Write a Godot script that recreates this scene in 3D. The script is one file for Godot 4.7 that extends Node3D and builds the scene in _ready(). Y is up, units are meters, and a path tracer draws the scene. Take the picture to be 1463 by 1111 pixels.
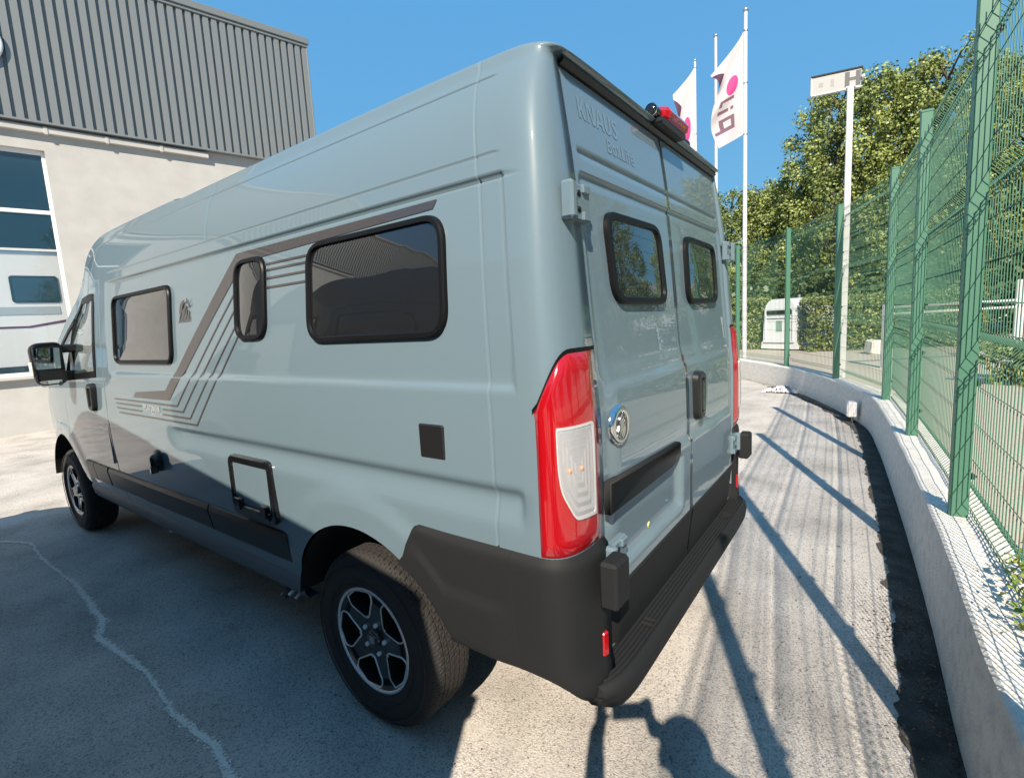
extends Node3D

# ------------------------------------------------------------------ helpers
var rng := RandomNumberGenerator.new()
var taken := {}
var M := {}

func numbered(n: String) -> String:
	if not taken.has(n):
		taken[n] = 0
		return n
	taken[n] += 1
	return "%s_%03d" % [n, taken[n]]

func tag(o: Node, label := "", category := "", group := "", kind := "") -> Node:
	if label != "": o.set_meta("label", label)
	if category != "": o.set_meta("category", category)
	if group != "": o.set_meta("group", group)
	if kind != "": o.set_meta("kind", kind)
	return o

func thing(called: String, label: String, category: String, at := Vector3.ZERO, group := "") -> Node3D:
	var o := Node3D.new()
	o.name = numbered(called)
	add_child(o)
	o.position = at
	tag(o, label, category, group)
	return o

func obj(called: String, mesh: Mesh, mat: Material, parent: Node = null) -> MeshInstance3D:
	var o := MeshInstance3D.new()
	o.mesh = mesh
	o.material_override = mat
	if parent == null:
		o.name = numbered(called)
		add_child(o)
	else:
		o.name = called
		parent.add_child(o, true)
	return o

func begin(smooth := true) -> SurfaceTool:
	var s := SurfaceTool.new()
	s.begin(Mesh.PRIMITIVE_TRIANGLES)
	s.set_smooth_group(0 if smooth else -1)
	return s

func fin(s: SurfaceTool) -> ArrayMesh:
	s.generate_normals()
	return s.commit()

func build(called: String, s: SurfaceTool, mat: Material, parent: Node = null) -> MeshInstance3D:
	return obj(called, fin(s), mat, parent)

func tri(s: SurfaceTool, a: Vector3, b: Vector3, c: Vector3) -> void:
	s.add_vertex(a); s.add_vertex(b); s.add_vertex(c)

func quad(s: SurfaceTool, a: Vector3, b: Vector3, c: Vector3, d: Vector3) -> void:
	tri(s, a, b, c); tri(s, a, c, d)

# box with chamfered edges; h = half size
func cbox(s: SurfaceTool, c: Vector3, h: Vector3, b := 0.004, t := Basis.IDENTITY) -> void:
	b = minf(b, minf(h.x, minf(h.y, h.z)) * 0.9)
	var P := {}
	for i in 8:
		var g := Vector3(1 if i & 1 else -1, 1 if i & 2 else -1, 1 if i & 4 else -1)
		P[i] = [c + t * (g * (h - Vector3(0, b, b))), c + t * (g * (h - Vector3(b, 0, b))), c + t * (g * (h - Vector3(b, b, 0)))]
	for a in 3:
		var u := (a + 1) % 3
		var v := (a + 2) % 3
		for e in 2:
			var q := []
			for k in [[0, 0], [1, 0], [1, 1], [0, 1]]:
				q.append(P[(e << a) | (k[0] << u) | (k[1] << v)][a])
			if e == 1: quad(s, q[3], q[2], q[1], q[0])
			else: quad(s, q[0], q[1], q[2], q[3])
		# edges along axis a
		for k in [[0, 0], [1, 0], [1, 1], [0, 1]]:
			var i0: int = (k[0] << u) | (k[1] << v)
			var i1: int = i0 | (1 << a)
			if k[0] != k[1]: quad(s, P[i0][u], P[i1][u], P[i1][v], P[i0][v])
			else: quad(s, P[i0][v], P[i1][v], P[i1][u], P[i0][u])
	for i in 8:
		var par: int = (i & 1) + ((i >> 1) & 1) + ((i >> 2) & 1)
		if par % 2 == 0: tri(s, P[i][0], P[i][1], P[i][2])
		else: tri(s, P[i][2], P[i][1], P[i][0])

func tube(s: SurfaceTool, pts: PackedVector3Array, r: float, n := 8, closed_ends := true, r1 := -1.0) -> void:
	var rings := []
	var up := Vector3(0.13, 0.97, 0.21)
	for i in pts.size():
		var d: Vector3 = (pts[mini(i + 1, pts.size() - 1)] - pts[maxi(i - 1, 0)]).normalized()
		if absf(d.dot(up)) > 0.95: up = Vector3(0.9, 0.1, 0.3)
		var x := d.cross(up).normalized()
		var y := d.cross(x).normalized()
		up = -y if false else up
		var rr: float = r if r1 < 0 else lerpf(r, r1, float(i) / (pts.size() - 1))
		var ring := PackedVector3Array()
		for k in n:
			var a := TAU * k / n
			ring.append(pts[i] + (x * cos(a) + y * sin(a)) * rr)
		rings.append(ring)
	for i in rings.size() - 1:
		for k in n:
			var k2 := (k + 1) % n
			quad(s, rings[i][k], rings[i][k2], rings[i + 1][k2], rings[i + 1][k])
	if closed_ends:
		for k in range(1, n - 1):
			tri(s, rings[0][0], rings[0][k + 1], rings[0][k])
			var l = rings[-1]
			tri(s, l[0], l[k], l[k + 1])

# profile of (radius, height) turned about an axis
func lathe(s: SurfaceTool, prof: Array, o: Vector3, axis: Vector3, n := 48) -> void:
	var x := axis.cross(Vector3(0, 1, 0) if absf(axis.y) < 0.9 else Vector3(1, 0, 0)).normalized()
	var y := axis.cross(x)
	for i in prof.size() - 1:
		for k in n:
			var a := TAU * k / n
			var b := TAU * (k + 1) / n
			var da := x * cos(a) + y * sin(a)
			var db := x * cos(b) + y * sin(b)
			var p: Vector2 = prof[i]
			var q: Vector2 = prof[i + 1]
			quad(s, o + da * p.x + axis * p.y, o + db * p.x + axis * p.y, o + db * q.x + axis * q.y, o + da * q.x + axis * q.y)

# flat polygon in the plane of ex, ey at o, pushed out to depth along ez
func prism(s: SurfaceTool, poly: PackedVector2Array, o: Vector3, ex: Vector3, ey: Vector3, ez: Vector3) -> void:
	var t := Geometry2D.triangulate_polygon(poly)
	var f := func(p: Vector2, k: float) -> Vector3: return o + ex * p.x + ey * p.y + ez * k
	for i in range(0, t.size(), 3):
		tri(s, f.call(poly[t[i]], 1.0), f.call(poly[t[i + 1]], 1.0), f.call(poly[t[i + 2]], 1.0))
		tri(s, f.call(poly[t[i + 2]], 0.0), f.call(poly[t[i + 1]], 0.0), f.call(poly[t[i]], 0.0))
	for i in poly.size():
		var j := (i + 1) % poly.size()
		quad(s, f.call(poly[i], 0.0), f.call(poly[j], 0.0), f.call(poly[j], 1.0), f.call(poly[i], 1.0))

func rounded(c: Array, r, n := 8) -> PackedVector2Array:
	var out := PackedVector2Array()
	for i in c.size():
		var p: Vector2 = c[i]
		var rr: float = r[i] if r is Array else r
		var a: Vector2 = p + (c[i - 1] - p).normalized() * rr
		var b: Vector2 = p + (c[(i + 1) % c.size()] - p).normalized() * rr
		for k in n + 1:
			var t := float(k) / n
			out.append(a.lerp(p, t).lerp(p.lerp(b, t), t))
	return out

func inset(poly: PackedVector2Array, d: float) -> PackedVector2Array:
	# shrink a convex outline towards its inside, keeping the point count
	var out := PackedVector2Array()
	var n := poly.size()
	var area := 0.0
	for i in n: area += poly[i].cross(poly[(i + 1) % n])
	var sg := 1.0 if area > 0 else -1.0
	for i in n:
		var a := poly[(i + n - 1) % n]
		var b := poly[(i + 1) % n]
		var t := (b - a).normalized()
		out.append(poly[i] + Vector2(-t.y, t.x) * d * sg)
	return out

func ring(s: SurfaceTool, loops: Array) -> void:
	for j in loops.size() - 1:
		var a = loops[j]
		var b = loops[j + 1]
		s.set_smooth_group(j + 1)
		for i in a.size():
			var k: int = (i + 1) % a.size()
			quad(s, a[i], a[k], b[k], b[i])

func fill(s: SurfaceTool, loop: PackedVector3Array) -> void:
	var c := Vector3.ZERO
	for p in loop: c += p
	c /= loop.size()
	for i in loop.size():
		tri(s, c, loop[i], loop[(i + 1) % loop.size()])

# the same, pressed flat into its mean plane, as a pane is
func fill_flat(s: SurfaceTool, loop: PackedVector3Array) -> void:
	var c := Vector3.ZERO
	for p in loop: c += p
	c /= loop.size()
	var n := Vector3.ZERO
	for i in loop.size(): n += (loop[i] - c).cross(loop[(i + 1) % loop.size()] - c)
	n = n.normalized()
	var out := PackedVector3Array()
	for p in loop: out.append(p - n * n.dot(p - c))
	fill(s, out)

# a moulded pane: slightly domed outwards, as acrylic camper windows are
func fill_dome(s: SurfaceTool, loop: PackedVector3Array, h: float, outward: Vector3) -> void:
	var c := Vector3.ZERO
	for p in loop: c += p
	c /= loop.size()
	var n := Vector3.ZERO
	for i in loop.size(): n += (loop[i] - c).cross(loop[(i + 1) % loop.size()] - c)
	n = n.normalized()
	if n.dot(outward) < 0: n = -n
	var e2 := (Vector3.UP - n * n.y).normalized()
	var e1 := e2.cross(n)
	var flat := PackedVector3Array()
	var a := 0.0
	var b := 0.0
	for p in loop:
		flat.append(p - n * n.dot(p - c))
		a = maxf(a, absf((p - c).dot(e1)))
		b = maxf(b, absf((p - c).dot(e2)))
	s.set_smooth_group(0)
	var rings := []
	for j in 13:
		var k := 1.0 - j / 12.0
		var cur := PackedVector3Array()
		for p in flat:
			var q := c + (p - c) * k
			var x := (q - c).dot(e1) / a
			var y := (q - c).dot(e2) / b
			cur.append(q + n * h * (0.7 - x * x - 0.7 * y * y))
		rings.append(cur)
	for j in 12:
		for i in flat.size():
			var m := (i + 1) % flat.size()
			if j < 11: quad(s, rings[j][i], rings[j][m], rings[j + 1][m], rings[j + 1][i])
			else: tri(s, rings[j][i], rings[j][m], rings[12][0])

func onto(poly: PackedVector2Array, f: Callable, off: float) -> PackedVector3Array:
	var out := PackedVector3Array()
	for p in poly: out.append(f.call(p, off))
	return out

func lut(t: Array, x: float) -> float:
	if x <= t[0][0]: return t[0][1]
	for i in t.size() - 1:
		if x <= t[i + 1][0]:
			var k: float = (x - t[i][0]) / (t[i + 1][0] - t[i][0])
			return lerpf(t[i][1], t[i + 1][1], k)
	return t[-1][1]

func slut(t: Array, x: float) -> float:   # smooth version (catmull-rom on an uneven table)
	var n := t.size()
	if x <= t[0][0]: return t[0][1]
	if x >= t[n - 1][0]: return t[n - 1][1]
	for i in n - 1:
		if x <= t[i + 1][0]:
			var x0: float = t[i][0]
			var x1: float = t[i + 1][0]
			var h := x1 - x0
			var k := (x - x0) / h
			var d: float = (t[i + 1][1] - t[i][1]) / h
			var m0: float = d if i == 0 else ((t[i][1] - t[i - 1][1]) / (x0 - t[i - 1][0]) + d) * 0.5
			var m1: float = d if i == n - 2 else ((t[i + 2][1] - t[i + 1][1]) / (t[i + 2][0] - x1) + d) * 0.5
			var k2 := k * k
			var k3 := k2 * k
			return (2 * k3 - 3 * k2 + 1) * t[i][1] + (k3 - 2 * k2 + k) * h * m0 + (-2 * k3 + 3 * k2) * t[i + 1][1] + (k3 - k2) * h * m1
	return t[-1][1]

func lin(r: float, g: float, b: float, a := 1.0) -> Color:
	var c := Color(r, g, b).linear_to_srgb()
	c.a = a
	return c

func mat(c: Color, rough := 0.6, metal := 0.0, clear := 0.0) -> StandardMaterial3D:
	var m := StandardMaterial3D.new()
	m.albedo_color = c
	m.roughness = rough
	m.metallic = metal
	if clear > 0:
		m.clearcoat_enabled = true
		m.clearcoat = clear
		m.clearcoat_roughness = 0.02
	return m

func noise_tex(freq: float, cols: Array, seed_: int, size := 512, oct := 4, normal := false, bump := 4.0, kind := FastNoiseLite.TYPE_SIMPLEX_SMOOTH) -> NoiseTexture2D:
	var n := FastNoiseLite.new()
	n.noise_type = kind
	n.seed = seed_
	n.frequency = freq
	n.fractal_octaves = oct
	var t := NoiseTexture2D.new()
	t.width = size
	t.height = size
	t.seamless = true
	t.noise = n
	if normal:
		t.as_normal_map = true
		t.bump_strength = bump
	elif not cols.is_empty():
		var g := Gradient.new()
		var of := PackedFloat32Array()
		var cc := PackedColorArray()
		for c in cols:
			of.append(c[0]); cc.append(c[1])
		g.offsets = of
		g.colors = cc
		t.color_ramp = g
	return t

func textured(m: StandardMaterial3D, t: Texture2D, metres: float, n: Texture2D = null, nscale := 1.0) -> StandardMaterial3D:
	m.albedo_texture = t
	m.uv1_triplanar = true
	m.uv1_world_triplanar = true
	m.uv1_scale = Vector3.ONE / metres
	if n:
		m.normal_enabled = true
		m.normal_texture = n
		m.normal_scale = nscale
	return m

func detail(m: StandardMaterial3D, t: Texture2D, metres: float) -> void:
	m.detail_enabled = true
	m.detail_blend_mode = BaseMaterial3D.BLEND_MODE_MUL
	m.detail_albedo = t
	m.detail_uv_layer = BaseMaterial3D.DETAIL_UV_2
	m.uv2_triplanar = true
	m.uv2_world_triplanar = true
	m.uv2_scale = Vector3.ONE / metres

func grey(v: float) -> Color: return Color(v, v, v)

func materials() -> void:
	M.paint = mat(lin(0.126, 0.178, 0.212), 0.4, 0.0, 1.0)
	M.paint.metallic_specular = 0.25
	M.dark_paint = mat(lin(0.012, 0.013, 0.016), 0.4, 0.0, 1.0)
	M.white_paint = mat(lin(0.75, 0.75, 0.74), 0.3, 0.0, 1.0)
	M.plastic = mat(lin(0.0135, 0.0142, 0.0155), 0.68)
	M.plastic.metallic_specular = 0.35
	M.plastic.normal_enabled = true
	M.plastic.normal_texture = noise_tex(0.35, [], 3, 256, 2, true, 3.0)
	M.plastic.uv1_triplanar = true
	M.plastic.uv1_scale = Vector3.ONE * 8
	M.plastic.normal_scale = 0.35
	M.black = mat(lin(0.012, 0.012, 0.013), 0.38)
	M.gloss_black = mat(lin(0.008, 0.008, 0.009), 0.12, 0.0, 0.6)
	M.seal = mat(lin(0.006, 0.006, 0.007), 0.4)
	M.seal.metallic_specular = 0.3
	M.dark = mat(lin(0.006, 0.006, 0.006), 0.9)
	M.pane = mat(lin(0.012, 0.013, 0.015), 0.02, 0.0, 1.0)
	M.pane.clearcoat_roughness = 0.0
	M.glass = mat(Color(0.35, 0.42, 0.42, 0.3), 0.0)
	M.glass.transparency = BaseMaterial3D.TRANSPARENCY_ALPHA
	M.rubber = mat(lin(0.021, 0.019, 0.018), 0.8)
	M.silver = mat(lin(0.72, 0.72, 0.73), 0.35, 0.55)
	M.chrome = mat(lin(0.75, 0.75, 0.76), 0.08, 1.0)
	M.rim_black = mat(lin(0.012, 0.012, 0.013), 0.25, 0.0, 0.5)
	M.red = mat(lin(0.33, 0.003, 0.007), 0.12, 0.0, 1.0)
	M.red_dark = mat(lin(0.2, 0.002, 0.004), 0.12, 0.0, 1.0)
	M.lens = mat(lin(0.42, 0.42, 0.44), 0.15, 0.5, 1.0)
	M.lens_glass = mat(Color(0.9, 0.9, 0.92, 0.18), 0.0)
	M.lens_glass.transparency = BaseMaterial3D.TRANSPARENCY_ALPHA
	M.amber = mat(lin(0.8, 0.25, 0.08), 0.2)
	M.decal = mat(lin(0.042, 0.037, 0.038), 0.35, 0.0, 0.6)
	M.decal_light = mat(lin(0.36, 0.4, 0.42), 0.35)
	M.decal_faint = mat(lin(0.15, 0.2, 0.235), 0.4, 0.0, 1.0)
	M.shaded_sill_paint = mat(lin(0.09, 0.125, 0.15), 0.55)  # body paint darkened and dulled so the sill looks shaded
	M.green = mat(lin(0.058, 0.162, 0.108), 0.45)
	M.white_pole = mat(lin(0.56, 0.56, 0.57), 0.4)
	M.alu = mat(lin(0.42, 0.43, 0.45), 0.4, 0.8)

	M.asphalt = textured(mat(lin(0.575, 0.53, 0.485), 0.95), noise_tex(0.32, [[0.0, grey(0.45)], [0.3, grey(0.8)], [0.5, grey(0.95)], [1.0, grey(1.0)]], 11, 1024, 3, false, 4.0, FastNoiseLite.TYPE_VALUE), 1.75, noise_tex(0.4, [], 12, 1024, 2, true, 4.0, FastNoiseLite.TYPE_VALUE), 0.4)
	detail(M.asphalt, noise_tex(0.012, [[0.0, grey(0.8)], [0.4, grey(0.93)], [0.7, grey(1.0)]], 13, 1024, 6), 9.0)
	M.patch = textured(mat(lin(0.175, 0.157, 0.138), 0.95), noise_tex(0.3, [[0.0, grey(0.4)], [0.5, grey(0.8)], [1.0, grey(1.0)]], 14, 512, 3), 0.9, noise_tex(0.33, [], 15, 512, 3, true, 4.0), 0.5)  # dark asphalt whose tone also deepens the wall's shadow
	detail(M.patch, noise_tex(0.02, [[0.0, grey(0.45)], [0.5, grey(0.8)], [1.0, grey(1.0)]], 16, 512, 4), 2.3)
	M.sand = textured(mat(lin(0.5, 0.45, 0.37), 0.95), noise_tex(0.12, [[0.0, grey(0.8)], [1.0, grey(1.0)]], 21, 512, 5), 2.6)
	M.concrete = textured(mat(lin(0.72, 0.68, 0.62), 0.9), noise_tex(0.03, [[0.0, grey(0.85)], [0.45, grey(0.95)], [1.0, grey(1.0)]], 31, 512, 6), 1.6, noise_tex(0.2, [], 32, 512, 4, true, 4.0), 0.5)
	M.render_wall = textured(mat(lin(0.475, 0.462, 0.44), 0.92), noise_tex(0.02, [[0.0, grey(0.93)], [1.0, grey(1.0)]], 41, 512, 5), 5.0, noise_tex(0.25, [], 42, 512, 3, true, 2.0), 0.08)
	M.cladding = mat(lin(0.2, 0.215, 0.218), 0.45, 0.2)
	M.cladding_cap = mat(lin(0.19, 0.205, 0.205), 0.45, 0.2)
	M.frame_white = mat(lin(0.75, 0.75, 0.75), 0.4)
	M.window_glass = mat(Color(0.3, 0.5, 0.6, 0.09), 0.0)
	M.window_glass.transparency = BaseMaterial3D.TRANSPARENCY_ALPHA
	M.dirt = textured(mat(lin(0.10, 0.083, 0.066), 1.0), noise_tex(0.12, [[0.0, grey(0.4)], [1.0, grey(1.0)]], 51, 256, 4), 0.5)
	M.leaf = mat(Color.WHITE, 0.5)
	M.leaf.vertex_color_use_as_albedo = true
	M.leaf.backlight_enabled = true
	M.leaf.backlight = Color(0.32, 0.38, 0.10)
	M.alu_speckled = textured(mat(lin(0.5, 0.5, 0.52), 0.45, 0.5), noise_tex(0.25, [[0.0, grey(0.15)], [0.5, grey(0.5)], [1.0, grey(1.0)]], 71, 256, 2), 0.3)
	M.mirror = mat(lin(0.75, 0.78, 0.8), 0.02, 1.0)
	M.amber_lens = mat(lin(0.75, 0.72, 0.65), 0.2)
	M.bark = textured(mat(lin(0.14, 0.11, 0.085), 0.95), noise_tex(0.06, [[0.0, grey(0.5)], [1.0, grey(1.0)]], 61, 256, 4), 1.0)

# ------------------------------------------------------------------ camera and light
func _ready() -> void:
	rng.seed = 7
	var cam := Camera3D.new()
	cam.name = "camera"
	cam.fov = 75.42
	cam.near = 0.02
	cam.far = 600
	cam.position = Vector3(-2.107, 1.587, 0.642)
	cam.rotation_degrees = Vector3(-7.493, -53.555, -3.265)
	add_child(cam)
	cam.current = true
	var we := WorldEnvironment.new()
	we.name = "world_environment"
	var env := Environment.new()
	env.background_mode = Environment.BG_SKY
	var sky := Sky.new()
	var sm := ProceduralSkyMaterial.new()
	sm.sky_top_color = Color(0.275, 0.487, 0.662)
	sm.sky_horizon_color = Color(0.40, 0.595, 0.695)
	sm.sky_curve = 0.16
	sm.ground_bottom_color = Color(0.42, 0.4, 0.37)
	sm.ground_horizon_color = Color(0.6, 0.68, 0.72)
	sm.energy_multiplier = 1.0
	sky.sky_material = sm
	env.sky = sky
	env.tonemap_mode = Environment.TONE_MAPPER_LINEAR
	env.tonemap_exposure = 1.9
	env.sdfgi_enabled = true
	env.ssao_enabled = true
	env.ssil_enabled = true
	we.environment = env
	add_child(we)
	var sun := DirectionalLight3D.new()
	sun.name = "sun"
	sun.light_color = Color(1.0, 0.95, 0.87)
	sun.light_energy = 1.5
	sun.light_angular_distance = 0.5
	sun.shadow_enabled = true
	var e := atan(0.82)
	sun.look_at_from_position(Vector3.ZERO, Vector3(0.907 * cos(e), -sin(e), -0.4215 * cos(e)), Vector3.UP)
	add_child(sun)
	materials()
	ground()
	wall_and_fence()
	showroom()
	far_building()
	var van := campervan()
	neighbour(van)
	poles()
	greenery()
	small_things()
	photographer()

# ------------------------------------------------------------------ ground
func ground() -> void:
	var s := begin()
	var N := 40
	quad(s, Vector3(-300, 0, -300), Vector3(300, 0, -300), Vector3(300, 0, 300), Vector3(-300, 0, 300))
	tag(build("ground", s, M.asphalt), "", "", "", "structure")
	# the sandy path beyond the fence
	s = begin()
	var inner := fence_path(0.32)
	for i in inner.size() - 1:
		var a: Vector3 = inner[i]
		var b: Vector3 = inner[i + 1]
		var fa := a + Vector3(60, 0, 30) if i > 30 else a + Vector3(0, 0, 40)
		var fb := b + Vector3(60, 0, 30) if i + 1 > 30 else b + Vector3(0, 0, 40)
		quad(s, a + Vector3.UP * 0.004, fa + Vector3.UP * 0.004, fb + Vector3.UP * 0.004, b + Vector3.UP * 0.004)
	tag(build("path", s, M.sand), "", "", "", "structure")

const INNER := [Vector2(-14, 1.62), Vector2(-8, 1.6), Vector2(-3, 1.34), Vector2(-1.5, 1.06), Vector2(-0.06, 0.917), Vector2(0.86, 0.885), Vector2(2.12, 0.82), Vector2(3.25, 0.745), Vector2(4.5, 0.65), Vector2(5.65, 0.51), Vector2(6.6, 0.2), Vector2(8.5, -0.62), Vector2(10.4, -1.93), Vector2(12.6, -3.7), Vector2(16, -7), Vector2(19, -11)]

func fence_path(off: float) -> PackedVector3Array:
	var out := PackedVector3Array()
	for i in INNER.size() - 1:
		var p0: Vector2 = INNER[maxi(i - 1, 0)]
		var p1: Vector2 = INNER[i]
		var p2: Vector2 = INNER[i + 1]
		var p3: Vector2 = INNER[mini(i + 2, INNER.size() - 1)]
		var n := 8
		for k in n + (1 if i == INNER.size() - 2 else 0):
			var t := float(k) / n
			var p := p1.cubic_interpolate_in_time(p2, p0, p3, t, p1.distance_to(p2), -p0.distance_to(p1) if i > 0 else -1.0, p1.distance_to(p2) + p2.distance_to(p3) if i < INNER.size() - 2 else p1.distance_to(p2) + 1.0)
			out.append(Vector3(p.x, 0, p.y))
	var res := PackedVector3Array()
	for i in out.size():
		var d: Vector3 = (out[mini(i + 1, out.size() - 1)] - out[maxi(i - 1, 0)]).normalized()
		res.append(out[i] + Vector3(-d.z, 0, d.x) * off)
	return res

func walk(path: PackedVector3Array, at: float) -> Vector3:
	for i in path.size() - 1:
		var l := path[i].distance_to(path[i + 1])
		if at <= l: return path[i].lerp(path[i + 1], at / l)
		at -= l
	return path[path.size() - 1]

func wall_and_fence() -> void:
	var H := 0.42
	# low wall: inner face slightly battered, chamfered edges
	var s := begin()
	var lines := []
	for p in [[0.0, -0.05], [0.038, H - 0.012], [0.05, H], [0.29, H], [0.30, H - 0.01], [0.30, -0.05]]:
		var l := fence_path(p[0])
		for i in l.size(): l[i].y = p[1] + (0.004 * sin(i * 1.7) if p[1] > 0.2 else 0.0)
		lines.append(l)
	for j in lines.size() - 1:
		s.set_smooth_group(j + 1)
		for i in lines[j].size() - 1:
			quad(s, lines[j][i], lines[j][i + 1], lines[j + 1][i + 1], lines[j + 1][i])
	for i in [0, lines[0].size() - 1]:
		quad(s, lines[0][i], lines[2][i], lines[3][i], lines[5][i])
	tag(build("low_wall", s, M.concrete), "low pale concrete wall curving along the yard under the green fence", "wall")
	# dark stained asphalt along the wall, coloured and sized to deepen its shadow
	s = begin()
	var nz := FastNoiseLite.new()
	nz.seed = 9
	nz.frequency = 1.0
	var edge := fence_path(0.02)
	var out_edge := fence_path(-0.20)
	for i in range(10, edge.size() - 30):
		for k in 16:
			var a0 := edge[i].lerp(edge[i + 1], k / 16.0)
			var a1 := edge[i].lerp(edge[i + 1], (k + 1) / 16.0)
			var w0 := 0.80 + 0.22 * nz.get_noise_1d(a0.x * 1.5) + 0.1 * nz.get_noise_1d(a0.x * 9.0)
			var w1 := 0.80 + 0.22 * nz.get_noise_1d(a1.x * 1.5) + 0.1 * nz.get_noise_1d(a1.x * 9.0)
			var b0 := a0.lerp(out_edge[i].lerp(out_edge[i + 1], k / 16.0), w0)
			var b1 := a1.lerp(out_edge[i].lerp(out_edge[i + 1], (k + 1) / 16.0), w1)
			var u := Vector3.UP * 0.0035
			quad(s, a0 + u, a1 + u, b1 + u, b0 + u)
	tag(build("wall_shade_asphalt", s, M.patch), "", "", "", "structure")
	# dirt along the foot of the wall: grains that thin out away from it
	s = begin()
	var foot := fence_path(0.0)
	for k in 26000:
		var i := rng.randi_range(8, foot.size() - 20)
		var p: Vector3 = foot[i].lerp(foot[i + 1], rng.randf())
		var patch := 0.03 + 0.10 * pow(absf(sin(p.x * 1.9) * sin(p.x * 0.83 + 0.6)), 1.5)
		p += Vector3(0, 0.003 + 0.003 * rng.randf(), 0.03 - absf(rng.randfn()) * patch)
		var e := 0.0018 + 0.0035 * rng.randf()
		var a := rng.randf() * TAU
		var u := Vector3(cos(a), 0, sin(a)) * e
		var v := Vector3(-sin(a), 0.3 * rng.randf(), cos(a)) * e * (0.5 + rng.randf())
		tri(s, p + u, p - u + v, p - u - v)
	tag(build("dirt", s, M.dirt), "dark dirt and moss gathered along the foot of the low wall", "dirt", "", "stuff")
	# fence
	var f := thing("mesh_fence", "tall green welded mesh fence on square posts standing on the low wall", "fence")
	var line := fence_path(0.15)
	# arc length where x = 1.4
	var at0 := 0.0
	for i in line.size() - 1:
		if line[i + 1].x > 1.4:
			at0 += line[i].distance_to(line[i + 1]) * (1.4 - line[i].x) / (line[i + 1].x - line[i].x)
			break
		at0 += line[i].distance_to(line[i + 1])
	var spots := []
	var step := 1.98
	var k0 := -7
	for k in range(k0, 11):
		spots.append(walk(line, at0 + step * k + (0.1 if k == 3 else 0.0) + (0.2 * maxi(k - 3, 0) if k > 3 else 0.0)))
	var ps := begin(false)
	cbox(ps, Vector3(0, 1.32, 0), Vector3(0.031, 1.33, 0.04), 0.006)
	var post := fin(ps)
	ps = begin(false)
	cbox(ps, Vector3(0, 2.655, 0), Vector3(0.034, 0.012, 0.043), 0.006)
	var cap := fin(ps)
	ps = begin(false)
	cbox(ps, Vector3(0, 0, 0.045), Vector3(0.02, 0.014, 0.014), 0.004)
	cbox(ps, Vector3(0, 0, 0.062), Vector3(0.006, 0.006, 0.006), 0.002)
	var clip := fin(ps)
	for i in spots.size():
		var a: Vector3 = spots[maxi(i - 1, 0)]
		var b: Vector3 = spots[mini(i + 1, spots.size() - 1)]
		var d := (b - a).normalized()
		var P := Node3D.new()
		var o := obj("post", post, M.green, f)
		o.position = spots[i] + Vector3.UP * H
		o.basis = Basis(d, Vector3.UP, d.cross(Vector3.UP))
		P.free()
		obj("cap", cap, M.green, o)
		for y in [0.22, 0.72, 1.12, 1.62, 1.95, 2.42]:
			var c := obj("clip", clip, M.black, o)
			c.position.y = y
	for i in spots.size() - 1:
		mesh_panel(f, spots[i], spots[i + 1], H)

func mesh_panel(f: Node3D, a: Vector3, b: Vector3, H: float) -> void:
	var d := (b - a).normalized()
	var n := Vector3(-d.z, 0, d.x)
	a += n * 0.048; b += n * 0.048
	var L := a.distance_to(b)
	var prof := []   # (offset, height)
	prof.append(Vector2(0, 0.02))
	for y in [0.10, 0.93, 1.76, 2.52]:
		prof.append(Vector2(0, y - 0.055))
		prof.append(Vector2(0.05, y))
		prof.append(Vector2(0, y + 0.055))
	prof.append(Vector2(0, 2.63))
	var s := begin()
	var r := 0.0024
	var cnt := int(L / 0.05)
	for k in cnt:
		var at := a + d * (L * (k + 0.5) / cnt)
		# square wire along the profile
		for j in prof.size() - 1:
			var p: Vector3 = at + n * prof[j].x + Vector3.UP * (H + prof[j].y)
			var q: Vector3 = at + n * prof[j + 1].x + Vector3.UP * (H + prof[j + 1].y)
			var u := (q - p).normalized().cross(d).normalized() * r
			var v := d * r
			quad(s, p + u, p + v, q + v, q + u)
			quad(s, p + v, p - u, q - u, q + v)
			quad(s, p - u, p - v, q - v, q - u)
			quad(s, p - v, p + u, q + u, q - v)
	var hs := [Vector2(0.005, 0.02), Vector2(0.005, 2.6)]
	for y in [0.10, 0.93, 1.76, 2.52]:
		hs.append(Vector2(0.004, y - 0.06)); hs.append(Vector2(0.054, y)); hs.append(Vector2(0.004, y + 0.06))
	for y in [0.3, 0.5, 0.7, 1.13, 1.34, 1.55, 1.95, 2.14, 2.32]:
		hs.append(Vector2(0.005, y))
	for h in hs:
		var o: Vector3 = n * h.x + Vector3.UP * (H + h.y)
		var u := Vector3.UP * 0.0024
		var v := n * 0.0024
		var p := a + o
		var q := b + o
		quad(s, p + u, p + v, q + v, q + u)
		quad(s, p + v, p - u, q - u, q + v)
		quad(s, p - u, p - v, q - v, q - u)
		quad(s, p - v, p + u, q + u, q - v)
	build("wire_panel", s, M.green, f)

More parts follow.
